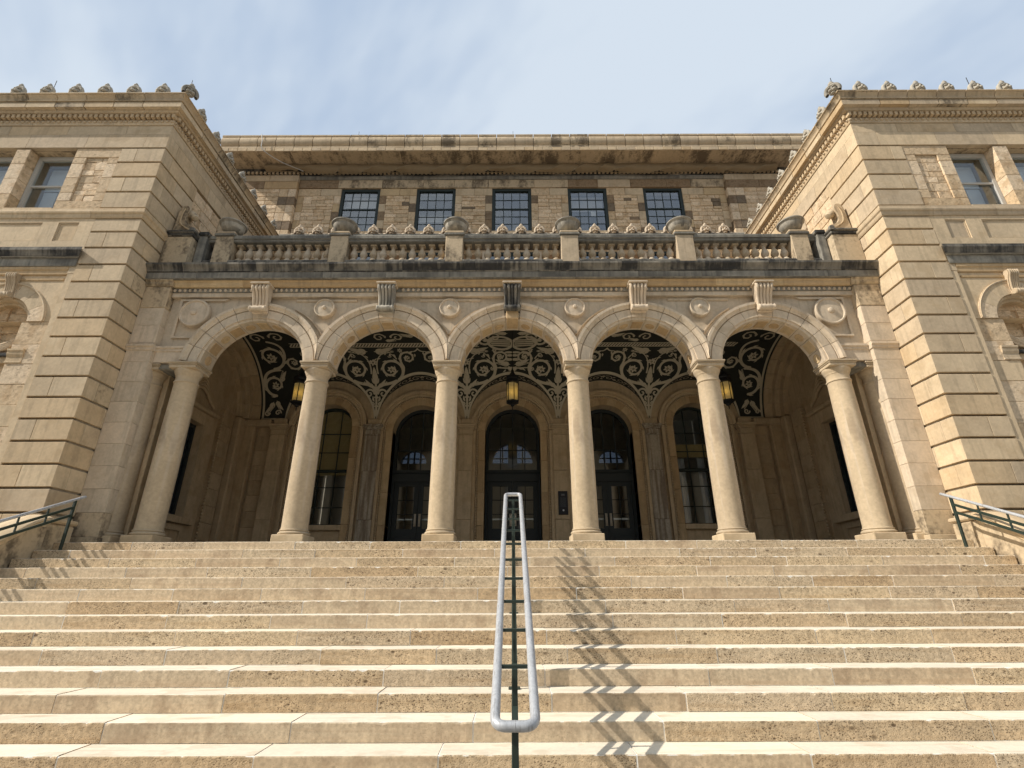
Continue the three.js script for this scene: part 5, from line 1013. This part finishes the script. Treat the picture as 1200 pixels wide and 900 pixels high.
  for (const s of [-1, 1]) { const p = part('end_pier', H); const st = (x0, x1, y0, y1, m) => mesh('wall_stone', box(Math.min(s * x0, s * x1) + 0.003, Math.max(s * x0, s * x1) - 0.003, y0 + 0.003, y1 - 0.003, ZB - 0.06, ZB + 0.15, 0.012), m, p);
    st(7.70, 8.75, 12.97, 13.25, ashlar[4]); st(8.75, 9.9, 12.97, 13.25, ashlar[1]); st(7.70, 8.9, 12.62, 12.965, s < 0 ? goldStone[1] : soot[1]); st(8.9, 9.9, 12.62, 12.965, soot[1]);
    let y = 12.615, i = 0; while (y > 10.4) { const h = 0.36; st(7.70, 7.98, y - h, y, i % 3 === 1 ? soot[0] : pick(rough)); st(7.98, 8.3, y - h, y, i % 3 === 1 ? soot[2] : pick(rough)); let yy = y; while (yy > y - h + 0.02) { const hh = Math.min(0.18, yy - (y - h)); st(8.3, 8.75, yy - hh, yy, pick(rubble)); st(8.75, 9.2, yy - hh, yy, pick(rubble)); yy -= hh; } st(9.2, 9.9, y - h, y, pick(rubble)); y -= h; i++; } }
  // ---- main cornice
  const cor = part('main_cornice', H);
  mesh('dentil_bed', box(-10.4, 10.4, 13.255, 13.60, -4.9, -4.5, 0.01), M.crust, cor);
  { const g = []; for (let i = 0; i < 134; i++) g.push(box(-10.05 + i * 0.15, -9.97 + i * 0.15, 13.30, 13.40, -4.5, -4.42, 0.006)); const o = mesh('dentil_course', mergeGeometries(g), ashlar[1], cor); o.userData.kind = 'stuff'; }
  { let x = -10.35; while (x < 10.3) { const w = 1.28; mesh('soffit_stone', box(x + 0.003, x + w - 0.003, 13.605, 13.80, -4.9, -3.705, 0.01), pick(dirty), cor); x += w; } }
  { let x = -10.30; while (x < 10.3) { mesh('fascia_stone', box(x + 0.007, x + 0.319, 13.61 + rr(-0.004, 0.004), 13.755, -4.2, -3.69 + rr(-0.004, 0.004), 0.01), pick([...ashlar, ashlar[2]]), cor); x += 0.326; } }
  { const pr = [[-0.6, 13.76], [0.0, 13.76], [0.0, 13.82], [-0.03, 13.83], [-0.03, 13.88], [-0.01, 13.90], [0.03, 13.96], [0.05, 14.05], [0.045, 14.15], [0.02, 14.23], [0.0, 14.26], [0.03, 14.28], [0.03, 14.34], [-0.6, 14.34]]; let x = -10.31; while (x < 10.3) { mesh('gutter_stone', moulding(pr, x + 0.011, x + 0.641, -3.70, 0.5), pick([ashlar[0], ashlar[4], ashlar[1], dirty[0]]), cor); x += 0.652; } }
  mesh('gutter_backing', box(-10.35, 10.3, 13.762, 14.30, -4.28, -3.79, 0.01), M.joint, cor);
  mesh('roof_slab', box(-10.4, 10.4, 13.81, 14.2, -12.4, -4.25, 0.01), M.roof, H);
  mesh('upper_floor', box(-10.4, 10.4, 10.3, 10.36, -12, -5.11, 0.01), M.dark, H);
  mesh('upper_rear', box(-10.4, 10.4, 5.9, 13.8, -12.35, -12.31, 0.01), M.dark, H);
  for (const s of [-1, 1]) mesh('upper_side', box(s * 10.45 - 0.05, s * 10.45 + 0.05, 5.9, 13.8, -12.3, -5.0, 0.01), M.dark, H);
  for (const [x, h] of [[-5.55, 0.45], [0.05, 0.45], [8.5, 0.3]]) mesh('lightning_rod', tube([[x, 14.3, -3.9], [x + 0.005, 14.3 + h, -3.9]], 0.007, 4, 6, false, false), M.black, H);
  mesh('loose_cable', tube([[-8.9, 14.35, -3.64], [-8.8, 14.0, -3.60], [-8.72, 13.6, -3.62], [-8.2, 13.35, -3.9], [-7.5, 13.28, -4.3]], 0.014, 30, 6), M.sashWhite, H);
  endThing();
}
// protective netting slung under the main cornice
{
  const N = thing('protective_netting', 'brown sagging cloth netting slung under the main roof cornice', 'netting', [0, 13.4, -4.4]);
  const g = gridGeo(640, 8, (u, v) => {
    const x = mix(-8.9, 9.6, u), bunch = sstep(-6.5, -7.4, x) + sstep(7.4, 8.2, x);
    const ph = x * 2.6 + 2.2 * v + 5 * fbm(u, 0.3, 16, 2, 3, 311), fold = 0.13 * Math.pow(1 - Math.abs(Math.sin(ph)), 2.2) * (0.3 + fbm(u, 0.7, 12, 2, 2, 313)) + 0.10 * (fbm(u, v * 0.5, 80, 2, 3, 301) - 0.5);
    const sag = 0.07 * Math.abs(Math.sin(x * 0.85 + 0.6)) + 0.08 * (fbm(u, 0.5, 12, 2, 2, 307) - 0.5);
    const yb = 13.30 + 0.10 * bunch - sag * (0.6 + bunch);
    return [x, mix(13.60, yb, v) - 0.05 * Math.sin(Math.PI * v), mix(-4.30, -4.40, v) + 0.10 * Math.sin(Math.PI * v) + fold * (0.3 + 0.7 * v), x, v];
  });
  mesh('netting_sheet', g, M.cloth, N);
  mesh('hem_rope', tube(Array.from({ length: 60 }, (_, i) => { const u = i / 59, x = mix(-8.9, 9.6, u), bunch = sstep(-6.5, -7.4, x) + sstep(7.4, 8.2, x); const sag = 0.07 * Math.abs(Math.sin(x * 0.85 + 0.6)) + 0.08 * (fbm(u, 0.5, 12, 2, 2, 307) - 0.5); return [x, 13.29 + 0.10 * bunch - sag * (0.6 + bunch), -4.39]; }), 0.013, 240, 5), M.cloth, N);
  endThing();
}

// ================================================================= lanterns
for (const [x, where] of [[-5.42, 'hanging before the window with the yellow blind'], [0, 'hanging before the middle doorway'], [5.42, 'hanging before the window with pale curtains']]) {
  const z = -2.25, y0 = 3.64, y1 = 4.14, r = 0.145;
  const t = thing('hanging_lantern', 'black hexagonal lantern with amber glass ' + where, 'lantern', [x, y0, z], 'lanterns under the arcade vault');
  const hex = (a, k = r) => [x + k * Math.cos(a), z + k * Math.sin(a)];
  for (let i = 0; i < 6; i++) {
    const a = i * Math.PI / 3 + 0.26, b = a + Math.PI / 3, A = hex(a), B = hex(b);
    mesh('corner_bar', tube([[A[0], y0, A[1]], [A[0], y1, A[1]]], 0.011, 2, 6, false, false), M.black, t);
    const so = new Soup(), q = [[A[0], y0 + 0.02, A[1]], [B[0], y0 + 0.02, B[1]], [B[0], y1 - 0.02, B[1]], [A[0], y1 - 0.02, A[1]]], s = 0.97, in_ = q.map(v => [x + (v[0] - x) * s, v[1], z + (v[2] - z) * s]);
    so.quad(...q); so.quad(in_[3], in_[2], in_[1], in_[0]); for (let k = 0; k < 4; k++) so.quad(q[(k + 1) % 4], q[k], in_[k], in_[(k + 1) % 4]);
    mesh('pane', finish(solid(so)), amber, t);
  }
  mesh('roof', lathe([[0, y1 - 0.01], [r + 0.04, y1 - 0.01], [r + 0.045, y1 + 0.02], [r + 0.02, y1 + 0.03], [r + 0.01, y1 + 0.10], [r + 0.03, y1 + 0.12], [r + 0.03, y1 + 0.17], [0.10, y1 + 0.20], [0.06, y1 + 0.28], [0.03, y1 + 0.33], [0, y1 + 0.34]], x, 0, z, 6, 0.3), M.black, t);
  mesh('base', lathe([[0, y0 - 0.22], [0.012, y0 - 0.21], [0.012, y0 - 0.13], [0.05, y0 - 0.11], [0.06, y0 - 0.08], [0.12, y0 - 0.05], [r + 0.03, y0 - 0.02], [r + 0.035, y0 + 0.01], [0, y0 + 0.015]], x, 0, z, 6, 0.3), M.black, t);
  mesh('chain', tube([[x, y1 + 0.3, z], [x, YS + VB - 0.02, z]], 0.012, 4, 6, false, false), M.black, t);
  mesh('bulb', lathe([[0, -0.05], [0.03, -0.04], [0.042, 0], [0.035, 0.04], [0.015, 0.07], [0, 0.075]], x, (y0 + y1) / 2, z, 12, 0.8), bulbMat, t);
  const l = new THREE.PointLight(new THREE.Color(1, 0.78, 0.42), 0.09, 0, 2); l.position.set(0, (y1 - y0) / 2, 0); l.castShadow = true; t.add(l);
  endThing();
}

// ================================================================= notice board beside the middle door, small fittings
{
  const cv = document.createElement('canvas'); cv.width = 128; cv.height = 300; const c = cv.getContext('2d'), rd = rng(9);
  c.fillStyle = '#14161a'; c.fillRect(0, 0, 128, 300);
  c.strokeStyle = '#8a8d90'; c.lineWidth = 3; c.strokeRect(42, 36, 44, 22); c.fillStyle = '#9a9da0'; c.fillRect(46, 44, 36, 6);
  for (let i = 0; i < 9; i++) { let x = 24; while (x < 104) { const w = 4 + rd() * 12; c.fillStyle = '#6d7074'; c.fillRect(x, 86 + i * 14, Math.min(w, 106 - x), 4); x += w + 4; } }
  c.fillStyle = '#c9ccd0'; c.beginPath(); c.arc(64, 246, 13, 0, 7); c.fill();
  const tx = new THREE.CanvasTexture(cv); tx.colorSpace = THREE.SRGBColorSpace; tx.magFilter = THREE.LinearFilter;
  const t = thing('notice_plaque', 'tall narrow black notice plaque on the pilaster beside the middle door', 'sign', [1.385, 1.16, -4.44]);
  mesh('board', box(1.255, 1.515, 1.16, 1.80, -4.457, -4.43, 0.004), M.black, t);
  const g = new THREE.PlaneGeometry(0.25, 0.63); g.translate(1.385, 1.48, -4.426); mesh('print', finish(g, true), new THREE.MeshStandardMaterial({ map: tx, roughness: 0.6 }), t);
  endThing();
}
{
  const t = thing('wall_fitting', 'small black round wall fitting low by the shaded arcade corner', 'fitting', [-7.25, 0.42, -4.52]);
  mesh('back_plate', lathe([[0, 0], [0.08, 0], [0.08, 0.02], [0, 0.025]], -7.25, 0.42, -4.538, 16, 0.5, 'z'), M.black, t);
  mesh('cap', lathe([[0, 0.02], [0.06, 0.02], [0.055, 0.07], [0.02, 0.09], [0, 0.092]], -7.25, 0.42, -4.538, 16, 0.5, 'z'), M.black, t);
  endThing();
}

scene.traverse(o => { if (o.isMesh) { o.castShadow = true; o.receiveShadow = true; } });
renderer.setSize(1024, 768);
renderer.render(scene, camera);
